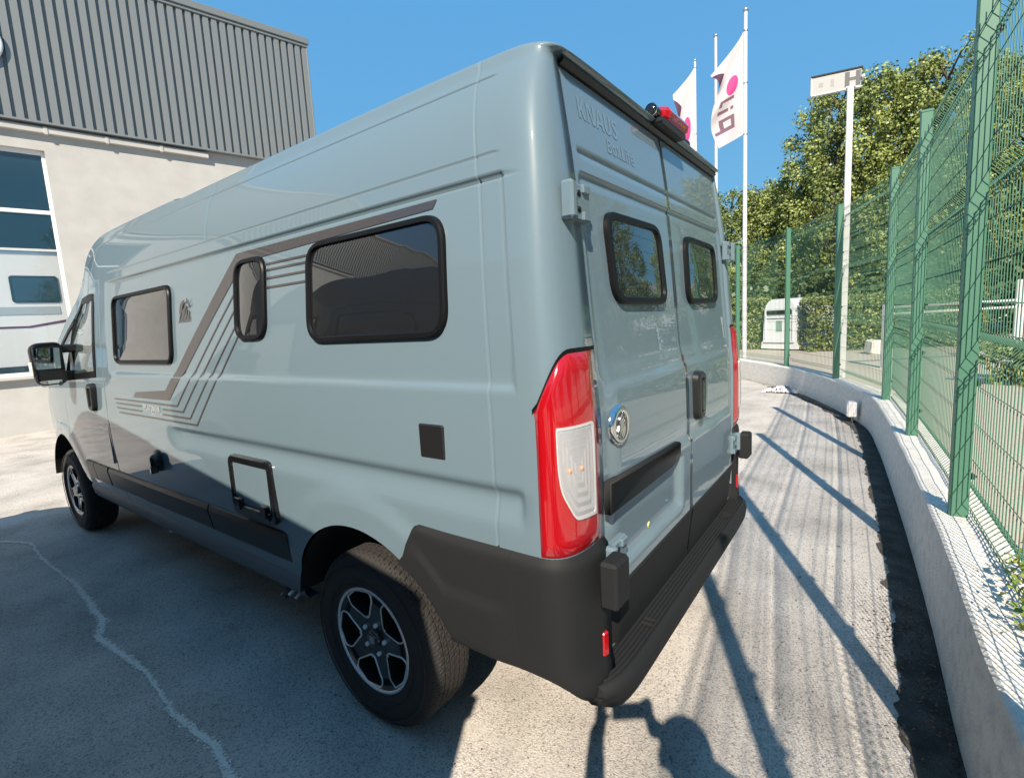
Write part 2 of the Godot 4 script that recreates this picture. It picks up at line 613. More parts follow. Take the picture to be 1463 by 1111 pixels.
# ------------------------------------------------------------------ showroom building
func showroom() -> void:
	var a := deg_to_rad(12.0)
	var U := Vector3(cos(a), 0, sin(a))
	var N := Vector3(-sin(a), 0, cos(a))
	var B := thing("showroom_building", "cream rendered showroom with dark grey ribbed cladding above", "building", N * -12.373)
	B.basis = Basis(U, Vector3.UP, N)
	var u0 := -34.0
	var u1 := 3.62
	var wl := -6.4
	var wr := -1.66
	var wb := 1.1
	var wt := 5.36
	var s := begin(false)
	# front wall with the window opening, 0.3 thick
	for r in [[u0, wl, 0.0, 5.9], [wr, u1, 0.0, 5.9], [wl, wr, -0.1, wb], [wl, wr, wt, 5.9]]:
		var c := Vector3((r[0] + r[1]) / 2, (r[2] + r[3]) / 2, -0.15)
		cbox(s, c, Vector3((r[1] - r[0]) / 2, (r[3] - r[2]) / 2, 0.15), 0.001)
	cbox(s, Vector3(u1 - 0.15, 4.3, -7.3), Vector3(0.15, 4.4, 7.0), 0.002)
	cbox(s, Vector3(u0 + 0.15, 4.3, -7.3), Vector3(0.15, 4.4, 7.0), 0.002)
	cbox(s, Vector3((u0 + u1) / 2, 4.3, -14.4), Vector3((u1 - u0) / 2, 4.4, 0.1), 0.002)
	build("wall", s, M.render_wall, B)
	s = begin(false)
	cbox(s, Vector3((u0 + u1) / 2, 8.6, -7.2), Vector3((u1 - u0) / 2 - 0.02, 0.06, 7.1), 0.002)
	build("roof", s, M.cladding_cap, B)
	s = begin(false)
	cbox(s, Vector3((wl + wr) / 2, 0.95, -3.4), Vector3(4, 0.06, 3.05), 0.002)
	cbox(s, Vector3((wl + wr) / 2, 3.3, -6.5), Vector3(4, 2.4, 0.05), 0.002)
	cbox(s, Vector3((wl + wr) / 2, 5.75, -3.4), Vector3(4, 0.06, 3.05), 0.002)
	for q in [-1.0, 1.0]: cbox(s, Vector3((wl + wr) / 2 + q * 3.95, 3.3, -3.4), Vector3(0.05, 2.4, 3.05), 0.002)
	build("room", s, mat(lin(0.12, 0.14, 0.16), 0.9), B)
	# ribbed cladding: one folded sheet
	s = begin(false)
	var y0 := 5.84
	var y1 := 8.8
	var pitch := 0.166
	var u := u0
	var z0 := 0.1
	while u < u1:
		var pts := [Vector2(0, 0.045), Vector2(0.104, 0.045), Vector2(0.114, -0.012), Vector2(0.156, -0.012), Vector2(0.166, 0.045)]
		for i in 4:
			var p := Vector3(minf(u + pts[i].x, u1), 0, z0 + pts[i].y)
			var q := Vector3(minf(u + pts[i + 1].x, u1), 0, z0 + pts[i + 1].y)
			quad(s, p + Vector3.UP * y0, q + Vector3.UP * y0, q + Vector3.UP * y1, p + Vector3.UP * y1)
		u += pitch
	quad(s, Vector3(u1, y0, z0 + 0.05), Vector3(u1, y0, -14.4), Vector3(u1, y1, -14.4), Vector3(u1, y1, z0 + 0.05))
	build("cladding", s, M.cladding, B)
	s = begin(false)
	cbox(s, Vector3((u0 + u1) / 2 + 0.02, 8.83, 0.03), Vector3((u1 - u0) / 2 + 0.04, 0.075, 0.17), 0.01)
	cbox(s, Vector3((u0 + u1) / 2 + 0.01, 8.72, 0.05), Vector3((u1 - u0) / 2 + 0.02, 0.03, 0.12), 0.004)
	build("coping", s, M.cladding_cap, B)
	s = begin(false)
	cbox(s, Vector3((u0 + u1) / 2, 5.835, 0.06), Vector3((u1 - u0) / 2, 0.02, 0.1), 0.003)
	build("drip_rail", s, M.cladding, B)
	s = begin(false)
	cbox(s, Vector3(u1 + 0.012, 7.3, 0.06), Vector3(0.015, 1.5, 0.1), 0.003)
	build("corner_trim", s, M.cladding_cap, B)
	# cable duct with joints and brackets
	s = begin(false)
	cbox(s, Vector3((u0 + 1.14) / 2, 5.715, 0.05), Vector3((1.14 - u0) / 2, 0.055, 0.05), 0.006)
	build("cable_duct", s, M.render_wall, B)
	for k in 6:
		s = begin(false)
		cbox(s, Vector3(0.25 - k * 0.92, 5.71, 0.05), Vector3(0.03, 0.068, 0.06), 0.004)
		build("duct_bracket", s, M.render_wall, B)
	s = begin(false)
	cbox(s, Vector3((wl + wr) / 2, wb - 0.03, 0.04), Vector3((wr - wl) / 2 + 0.08, 0.03, 0.08), 0.006)
	build("window_sill", s, M.render_wall, B)
	# window: frame, transoms, panes
	var W := MeshInstance3D.new()
	s = begin(false)
	for x in [wl + 0.03, (wl + wr) / 2, wr - 0.03]:
		cbox(s, Vector3(x, (wb + wt) / 2, -0.12), Vector3(0.03, (wt - wb) / 2, 0.03), 0.004)
	for y in [wb + 0.03, 4.22, wt - 0.03]:
		cbox(s, Vector3((wl + wr) / 2, y, -0.12), Vector3((wr - wl) / 2 - 0.06, 0.035, 0.0285), 0.004)
	var win := build("window", s, M.frame_white, B)
	W.free()
	for c in 2:
		for r in [[wb + 0.06, 4.185], [4.255, wt - 0.06]]:
			s = begin(false)
			var x0: float = wl + 0.06 if c == 0 else (wl + wr) / 2 + 0.03
			var x1: float = (wl + wr) / 2 - 0.03 if c == 0 else wr - 0.06
			cbox(s, Vector3((x0 + x1) / 2, (r[0] + r[1]) / 2, -0.12), Vector3((x1 - x0) / 2, (r[1] - r[0]) / 2, 0.004), 0.001)
			build("pane", s, M.window_glass, win)
	# round sign on the cladding
	var g := thing("round_sign", "white round sign disc mounted on the dark ribbed cladding", "sign", B.position + B.basis * Vector3(-2.36, 7.08, 0.16))
	g.basis = B.basis
	s = begin()
	lathe(s, [Vector2(0, 0.06), Vector2(0.36, 0.06), Vector2(0.38, 0.05), Vector2(0.38, 0), Vector2(0, 0)], Vector3.ZERO, Vector3(0, 0, 1), 40)
	build("disc", s, M.frame_white, g)
	# white motorhome standing behind the showroom glass
	var mh := thing("motorhome", "white motorhome standing behind the showroom window glass", "motorhome", B.position + B.basis * Vector3(-1.35, 1.01, -0.62))
	mh.basis = B.basis
	s = begin(false)
	cbox(s, Vector3(-2.6, 1.37, -1.05), Vector3(2.55, 1.23, 1.05), 0.09)
	build("body", s, M.white_paint, mh)
	s = begin(false)
	cbox(s, Vector3(-2.6, 0.2, 0.0), Vector3(2.5, 0.07, 0.02), 0.008)
	build("skirt", s, M.plastic, mh)
	for q in [-0.79, -2.3]:
		s = begin()
		var o := rounded([Vector2(q - 0.36, 1.52), Vector2(q + 0.36, 1.52), Vector2(q + 0.36, 2.05), Vector2(q - 0.36, 2.05)], 0.06)
		var fz := func(p: Vector2, off: float) -> Vector3: return Vector3(p.x, p.y, off)
		ring(s, [onto(o, fz, 0.0), onto(o, fz, 0.02), onto(inset(o, 0.035), fz, 0.02), onto(inset(o, 0.04), fz, 0.012)])
		var w := build("window", s, M.seal, mh)
		s = begin()
		fill(s, onto(inset(o, 0.04), fz, 0.012))
		build("pane", s, M.pane, w)
	s = begin(false)
	for r in [[-3.0, -0.42, 1.30, 1.42, M.alu]]:
		cbox(s, Vector3((r[0] + r[1]) / 2, 1.36, 0.004), Vector3(1.25, 0.08, 0.006), 0.002)
	build("grey_stripe", s, M.decal_light, mh)
	s = begin(false)
	prism(s, PackedVector2Array([Vector2(-3, 1.02), Vector2(-0.95, 1.02), Vector2(-0.4, 1.12), Vector2(-0.4, 1.17), Vector2(-0.97, 1.06), Vector2(-3, 1.06)]), Vector3(0, 0, 0.001), Vector3.RIGHT, Vector3.UP, Vector3(0, 0, 0.006))
	build("red_stripe", s, mat(lin(0.12, 0.01, 0.03), 0.3), mh)
	s = begin()
	for x in [-1.4, -4.0]:
		lathe(s, [Vector2(0, 0.0), Vector2(0.3, 0.0), Vector2(0.33, -0.05), Vector2(0.33, -0.2)], Vector3(x, 0.34, -0.03), Vector3(0, 0, 1), 24)
	build("wheels", s, M.rubber, mh)

func far_building() -> void:
	var B := thing("warehouse", "long low pale building with a blue grey roof beyond the trees", "building", Vector3(50, 0, 16))
	var s := begin(false)
	cbox(s, Vector3(0, 2.2, 0), Vector3(5, 2.2, 14), 0.02)
	build("wall", s, mat(lin(0.5, 0.5, 0.52), 0.8), B)
	s = begin(false)
	cbox(s, Vector3(0, 5.2, 0), Vector3(5.3, 0.8, 14.3), 0.05)
	build("roof", s, mat(lin(0.22, 0.26, 0.32), 0.5), B)
	for k in 6:
		s = begin(false)
		cbox(s, Vector3(-5.02, 2.2, -11.5 + k * 4.4), Vector3(0.05, 0.7, 1.1), 0.02)
		build("window", s, M.pane, B)

# ------------------------------------------------------------------ campervan
# van axes: rear at z = 0, nose at z = -6, left side at x = -1
const SIDE_X := [[0.3, 0.93], [0.45, 0.962], [0.55, 0.985], [0.75, 1.01], [0.95, 1.022], [1.1, 1.024], [1.40, 1.014], [1.7, 0.992], [2.0, 0.958], [2.15, 0.934], [2.27, 0.895], [2.31, 0.872]]
const REAR_Z := [[0.4, -0.012], [0.8, -0.010], [1.3, -0.008], [1.42, -0.017], [1.6, -0.031], [2.0, -0.063], [2.31, -0.104]]
const TOP_Y := [[-6.02, 0.86], [-5.97, 0.97], [-5.85, 1.1], [-5.6, 1.21], [-5.42, 1.29], [-5.2, 1.43], [-4.95, 1.63], [-4.65, 1.90], [-4.4, 2.08], [-4.15, 2.24], [-3.95, 2.33], [-3.7, 2.38], [-3.4, 2.395], [-1.5, 2.40], [0.0, 2.39]]
const CAP_H := [[-6.02, 0.12], [-5.4, 0.15], [-4.6, 0.2], [-4.15, 0.16], [-3.8, 0.115], [-3.4, 0.088], [-0.5, 0.085], [-0.13, 0.075]]
const TAPER := [[-6.02, 0.70], [-5.97, 0.77], [-5.85, 0.84], [-5.6, 0.905], [-5.3, 0.945], [-4.9, 0.975], [-4.4, 0.995], [-4.0, 1.0]]
const ARCH_R := 0.488
const ARCHES := [Vector2(-0.93, 0.375), Vector2(-4.90, 0.385)]

func sst(a: float, b: float, x: float) -> float: return smoothstep(a, b, x)

func bump(x: float, c: float, w: float) -> float: return maxf(0.0, 1.0 - absf(x - c) / w)

func side_off(y: float, z: float) -> float:
	var d := 0.0
	# ledge below the window panel
	var inp := sst(-3.36, -3.34, z)
	d -= 0.011 * sst(1.395, 1.425, y) * sst(2.0, 1.985, y) * sst(-3.40, -3.36, z) * sst(-0.135, -0.15, z)
	d -= 0.006 * 1.2 * bump(y, 1.985, 0.0075) * inp
	d -= 0.006 * bump(y, 2.05, 0.005) * inp * sst(-0.14, -0.16, z)
	d -= 0.006 * bump(z, -0.145, 0.010) * sst(1.40, 1.6, y) * sst(2.0, 1.985, y)
	d -= 0.005 * bump(z, -0.235, 0.005) * sst(0.9, 0.92, y)
	d -= 0.006 * bump(z, -1.99, 0.008) * sst(2.06, 2.08, y)
	d -= 0.005 * bump(y, 2.275, 0.005) * sst(-0.14, -0.17, z) * sst(-4.2, -3.9, z)
	d -= 0.006 * bump(z, -3.57, 0.005) * sst(0.5, 0.52, y) * sst(2.04, 2.02, y)
	d -= 0.006 * bump(y, 2.03, 0.008) * sst(-3.57, -3.58, z) * sst(-4.4, -4.3, z)
	d -= 0.006 * bump(z, -4.62, 0.005) * sst(0.86, 0.88, y) * sst(1.34, 1.32, y)
	# body side groove
	var g := sst(-2.55, -2.46, z) * sst(-0.12, -0.155, z)
	d -= 0.017 * g * sst(1.135, 1.095, y) * (1.0 - sst(1.09, 1.0, y))
	# flare round the arches
	for a in ARCHES:
		var r := Vector2(z - a.x, y - a.y).length()
		d += 0.013 * sst(0.66, 0.57, r) * sst(0.45, 0.6, y)
	return d

func base_x(y: float, z: float) -> float:
	return slut(SIDE_X, y) * slut(TAPER, z) * (1.0 - 0.10 * sst(-3.6, -4.5, z) * sst(1.35, 2.05, y))

func side_x(y: float, z: float) -> float:
	return base_x(y, z) + side_off(y, z)

func side_z(y: float, z: float) -> float:
	return z + slut(REAR_Z, y) * clampf(1.0 + (z + 0.13) / 0.6, 0, 1)

func left_map(p: Vector2, off: float) -> Vector3: return Vector3(-(side_x(p.y, p.x) + off), p.y, side_z(p.y, p.x))

func right_map(p: Vector2, off: float) -> Vector3: return Vector3(side_x(p.y, p.x) + off, p.y, side_z(p.y, p.x))

func flat_left(p: Vector2, off: float) -> Vector3: return Vector3(-(slut(SIDE_X, p.y) - 0.011 * sst(1.395, 1.425, p.y) + off), p.y, side_z(p.y, p.x))

func flat_right(p: Vector2, off: float) -> Vector3:
	var v := flat_left(p, off)
	v.x = -v.x
	return v

# point on the rear corner: s = 0 at the side, 1 at the edge of the door
func corner(y: float, s: float, off := 0.0) -> Vector3:
	var X := slut(SIDE_X, y)
	var rx := X - 0.805
	var f := s * PI / 2
	var e := 0.56
	var cx := pow(maxf(cos(f), 0.0), e)
	var sz := pow(maxf(sin(f), 0.0), e)
	var n := Vector2(cos(f), sin(f))
	return Vector3(-(X - rx * (1.0 - cx) + off * n.x), y, -0.13 + 0.13 * sz + slut(REAR_Z, y) + off * n.y)

func rear_z(x: float, y: float) -> float:
	var d := slut(REAR_Z, y) - 0.006
	d += 0.010 * sst(1.40, 1.36, y) * sst(0.76, 0.7, absf(x))
	d += 0.014 * sst(1.085, 1.05, y) * sst(0.79, 0.72, absf(x))
	d -= 0.008 * bump(y, 2.065, 0.010) * sst(0.76, 0.74, absf(x))
	d -= 0.012 * sst(2.01, 2.0, y) * sst(1.98, 2.0, y) * sst(0.76, 0.74, absf(x))
	d -= 0.008 * sst(2.0, 1.985, y) * sst(1.40, 1.45, y) * sst(0.775, 0.75, absf(x))
	if x < 0:
		d -= 0.024 * sst(-0.80, -0.77, x) * sst(-0.10, -0.15, x) * sst(0.795, 0.83, y) * sst(1.03, 1.01, y)
	return d

func rear_map(p: Vector2, off: float) -> Vector3: return Vector3(p.x, p.y, rear_z(p.x, p.y) + off)

func y_bottom(z: float) -> float:
	var y := 0.475 if z < -0.7 else 0.57
	if z < -5.3: y = lerpf(0.475, 0.36, clampf((-5.3 - z) / 0.3, 0, 1))
	for a in ARCHES:
		var q: float = ARCH_R * ARCH_R - (z - a.x) * (z - a.x)
		if q > 0: y = maxf(y, a.y + sqrt(q))
	return y

func cab_glass() -> PackedVector2Array:
	return PackedVector2Array([Vector2(-3.70, 1.925), Vector2(-3.73, 1.40), Vector2(-4.93, 1.33), Vector2(-5.02, 1.36), Vector2(-4.55, 1.73), Vector2(-4.2, 1.925)])

func campervan() -> Node3D:
	var van := thing("campervan", "grey blue panel van camper with dark stripes, parked beside the low wall", "campervan")
	# --- columns and rows of the shell
	var cols := []
	var zs := []
	var z := -0.13
	while z > -5.4:
		zs.append(z); z -= 0.045
	for zz in [-5.45, -5.5, -5.56, -5.62, -5.68, -5.74, -5.8, -5.85, -5.9, -5.94, -5.97, -6.0, -6.02]: zs.append(zz)
	for c in [[-0.145, 0.010], [-0.235, 0.005], [-1.99, 0.008], [-3.57, 0.005], [-4.62, 0.005]]:
		for k in [-1.8, -1.02, 0.0, 1.02, 1.8]: zs.append(c[0] + k * c[1])
	for a in ARCHES:
		for k in 25:
			var w := cos(PI * k / 24.0)
			zs.append(a.x + ARCH_R * w * 0.9999)
	zs.sort()
	zs.reverse()
	var last := 9.0
	for zz in zs:
		if last - zz > 0.002:
			cols.append([0, zz]); last = zz
	var pre := [[2, 0.0], [1, 1.0]]
	for k in range(11, 0, -1): pre.append([1, k / 12.0])
	cols = pre + cols
	var rows := []
	for k in 13: rows.append([0, pow(k / 13.0, 1.3)])
	var ys := []
	for k in 42: ys.append(0.95 + 1.36 * k / 41.0)
	for c in [0.985, 1.0, 1.02, 1.04, 1.06, 1.08, 1.09, 1.1, 1.11, 1.12, 1.13, 1.14, 1.39, 1.40, 1.41, 1.42, 1.43, 1.97, 1.9775, 1.985, 1.9925, 2.0, 2.01, 2.0410, 2.0448, 2.05, 2.0552, 2.0590, 2.2660, 2.2698, 2.275, 2.2802, 2.284, 1.972, 2.003, 2.022, 2.03]: ys.append(c)
	ys.sort()
	for y in ys: rows.append([1, y])
	for k in range(1, 21): rows.append([2, k / 20.0])
	var grid := []
	for c in cols:
		var line := []
		var zc: float = c[1]
		var zt: float = zc if c[0] == 0 else -0.13
		var ycap := minf(2.31, slut(TOP_Y, zt) - slut(CAP_H, zt)) if zt < -2.5 else 2.31
		var hcap := slut(TOP_Y, zt) - ycap if zt < -2.5 else slut(CAP_H, zt)
		if c[0] == 1: hcap = lerpf(0.075, 0.012, zc)
		if c[0] == 2: hcap = 0.0
		var yb := y_bottom(zt) if c[0] == 0 else 0.62
		var mid := minf(0.95, ycap - 0.02) if zt < -5.3 else 0.95
		for r in rows:
			var p := Vector3.ZERO
			if r[0] == 2:
				var f: float = r[1] * PI / 2
				var base := cap_point(c, ycap)
				var xx := pow(cos(f), 0.52) if r[1] < 1.0 else 0.0
				var yy := pow(sin(f), 0.52)
				p = Vector3(base.x * xx, ycap + hcap * yy, base.z)
				if c[0] == 0:
					# windscreen and nose bow forward in the middle
					p.z -= 0.16 * sst(-3.9, -4.6, zt) * (1.0 - xx * xx) * sst(-6.02, -5.6, zt)
					p.y -= 0.004 * bump(zt, -0.235, 0.005) + 0.005 * bump(zt, -1.99, 0.008)
				elif c[0] == 1: p.z += 0.03 * zc * sst(0.0, 0.15, r[1])
				else: p.z += 0.03 * sst(0.0, 0.15, r[1])
			else:
				var y: float = lerpf(yb, mid, r[1]) if r[0] == 0 else mid + (r[1] - 0.95) * (ycap - mid) / 1.36
				var yr: float = y if r[0] == 0 else r[1]
				if c[0] == 0: p = Vector3(-(base_x(y, zc) + side_off(yr, zc)), y, side_z(y, zc))
				elif c[0] == 1: p = corner(y, zc)
				else: p = corner(y, 1.0) + Vector3(0.004, 0, -0.05)
			line.append(p)
		grid.append(line)
	var s := begin()
	var gl := begin()
	var side_gl := begin()
	var poly := cab_glass()
	for i in grid.size() - 1:
		for j in rows.size() - 1:
			var a: Vector3 = grid[i][j]
			var b: Vector3 = grid[i + 1][j]
			var c: Vector3 = grid[i + 1][j + 1]
			var d: Vector3 = grid[i][j + 1]
			var m := (a + b + c + d) / 4
			var target := s
			if rows[j][0] == 2 and cols[i][0] == 0 and cols[i][1] < -4.36 and cols[i + 1][1] > -5.42 and rows[j][1] > 0.3: target = gl
			elif m.z < -3.6 and m.z > -5.1 and m.y > 1.3 and rows[j][0] == 1 and Geometry2D.is_point_in_polygon(Vector2(m.z, m.y), poly): target = side_gl
			quad(target, a, b, c, d)
			var w := Vector3(-1, 1, 1)
			quad(target, d * w, c * w, b * w, a * w)
	# nose plate
	var e = grid[grid.size() - 1]
	for j in rows.size() - 1:
		var w := Vector3(-1, 1, 1)
		quad(s, e[j], e[j] * w, e[j + 1] * w, e[j + 1])
	var body := build("body", s, M.paint, van)
	build("windscreen", gl, M.glass, van)
	cab(van, side_gl)
	# black floor under the shell and the linings of the wheel arches
	s = begin(false)
	cbox(s, Vector3(0, 0.47, -2.92), Vector3(0.93, 0.05, 1.46), 0.01)
	cbox(s, Vector3(0, 0.50, -3.0), Vector3(0.62, 0.08, 2.9), 0.01)
	cbox(s, Vector3(0, 0.33, -0.965), Vector3(0.6, 0.06, 0.06), 0.02)
	cbox(s, Vector3(0, 0.33, -4.94), Vector3(0.6, 0.06, 0.06), 0.02)
	cbox(s, Vector3(-0.2, 0.33, -2.6), Vector3(0.3, 0.1, 0.5), 0.03)
	build("underbody", s, M.dark, van)
	for a in ARCHES:
		for q in [-1.0, 1.0]:
			s = begin()
			for k in 30:
				var t0 := lerpf(0.40, PI - 0.16, k / 30.0)
				var t1 := lerpf(0.40, PI - 0.16, (k + 1) / 30.0)
				var p0 := Vector3(0, a.y + ARCH_R * 0.997 * sin(t0), a.x + ARCH_R * 0.997 * cos(t0))
				var p1 := Vector3(0, a.y + ARCH_R * 0.997 * sin(t1), a.x + ARCH_R * 0.997 * cos(t1))
				var xo := 1.0
				quad(s, p0 + Vector3(q * xo, 0, 0), p1 + Vector3(q * xo, 0, 0), p1 + Vector3(q * 0.58, 0, 0), p0 + Vector3(q * 0.58, 0, 0))
				tri(s, p0 + Vector3(q * 0.58, 0, 0), p1 + Vector3(q * 0.58, 0, 0), Vector3(q * 0.58, a.y, a.x))
			build("wheel_arch", s, M.dark, van)
	rear(van)
	lower_trim(van)
	side_windows(van)
	decals(van)
	fittings(van)
	front(van)
	# wheels
	var w0 := wheel(van)
	var first := true
	for q in [-1.0, 1.0]:
		for zc in [-0.965, -4.94]:
			var w = w0 if first else w0.duplicate()
			if not first: van.add_child(w, true)
			first = false
			w.position = Vector3(q * 0.985, 0.362, zc)
			w.rotation = Vector3(0.06 if zc > -2 else 0.5, 0, 0) if q < 0 else Vector3(0.3, PI, 0)
	return van

func cap_point(c: Array, ycap: float) -> Vector3:
	if c[0] == 0: return Vector3(-(base_x(ycap, c[1]) + side_off(2.31, c[1])), ycap, side_z(ycap, c[1]))
	if c[0] == 1: return corner(ycap, c[1])
	return corner(ycap, 1.0) + Vector3(0.004, 0, -0.05)

func cab(van: Node3D, side_gl: SurfaceTool) -> void:
	build("cab_glass", side_gl, M.glass, van)
	var poly := cab_glass()
	# rubber seal round each cab window, divider of the quarter light
	for q in [0, 1]:
		var f := func(p: Vector2, off: float) -> Vector3:
			var y := p.y
			return Vector3((-1.0 if q == 0 else 1.0) * (base_x(y, p.x) + off), y, p.x)
		var dense := PackedVector2Array()
		for i in poly.size():
			for k in 8: dense.append(poly[i].lerp(poly[(i + 1) % poly.size()], k / 8.0))
		var s := begin(false)
		ring(s, [onto(inset(dense, -0.024), f, 0.0), onto(inset(dense, -0.022), f, 0.006), onto(inset(dense, 0.022), f, 0.006), onto(inset(dense, 0.022), f, -0.03)])
		build("window_seal", s, M.seal, van)
		s = begin(false)
		var sg := -1.0 if q == 0 else 1.0
		tube(s, PackedVector3Array([Vector3(sg * base_x(1.35, -4.42), 1.35, -4.42), Vector3(sg * base_x(1.80, -4.36), 1.80, -4.36)]), 0.022, 6)
		build("window_divider", s, M.seal, van)
	# inside of the cab
	var s := begin(false)
	cbox(s, Vector3(0, 1.12, -5.0), Vector3(0.82, 0.16, 0.28), 0.06)
	cbox(s, Vector3(0, 1.28, -5.05), Vector3(0.8, 0.04, 0.3), 0.03)
	build("dashboard", s, M.black, van)
	for x in [-0.5, 0.5]:
		s = begin(false)
		cbox(s, Vector3(x, 0.86, -4.05), Vector3(0.25, 0.1, 0.26), 0.05)
		cbox(s, Vector3(x, 1.28, -3.83), Vector3(0.24, 0.36, 0.08), 0.06, Basis(Vector3.RIGHT, 0.14))
		cbox(s, Vector3(x, 1.74, -3.77), Vector3(0.13, 0.1, 0.05), 0.04, Basis(Vector3.RIGHT, 0.1))
		build("seat", s, M.rubber, van)
	s = begin(false)
	cbox(s, Vector3(0, 1.45, -3.3), Vector3(0.9, 0.78, 0.02), 0.01)
	build("bulkhead", s, M.dark, van)
	s = begin()
	var pts := PackedVector3Array()
	for k in 25:
		var a := TAU * k / 24.0
		pts.append(Vector3(-0.48 + 0.2 * cos(a), 1.33 + 0.18 * sin(a), -4.58 - 0.09 * sin(a)))
	tube(s, pts, 0.016, 6, false)
	build("steering_wheel", s, M.black, van)

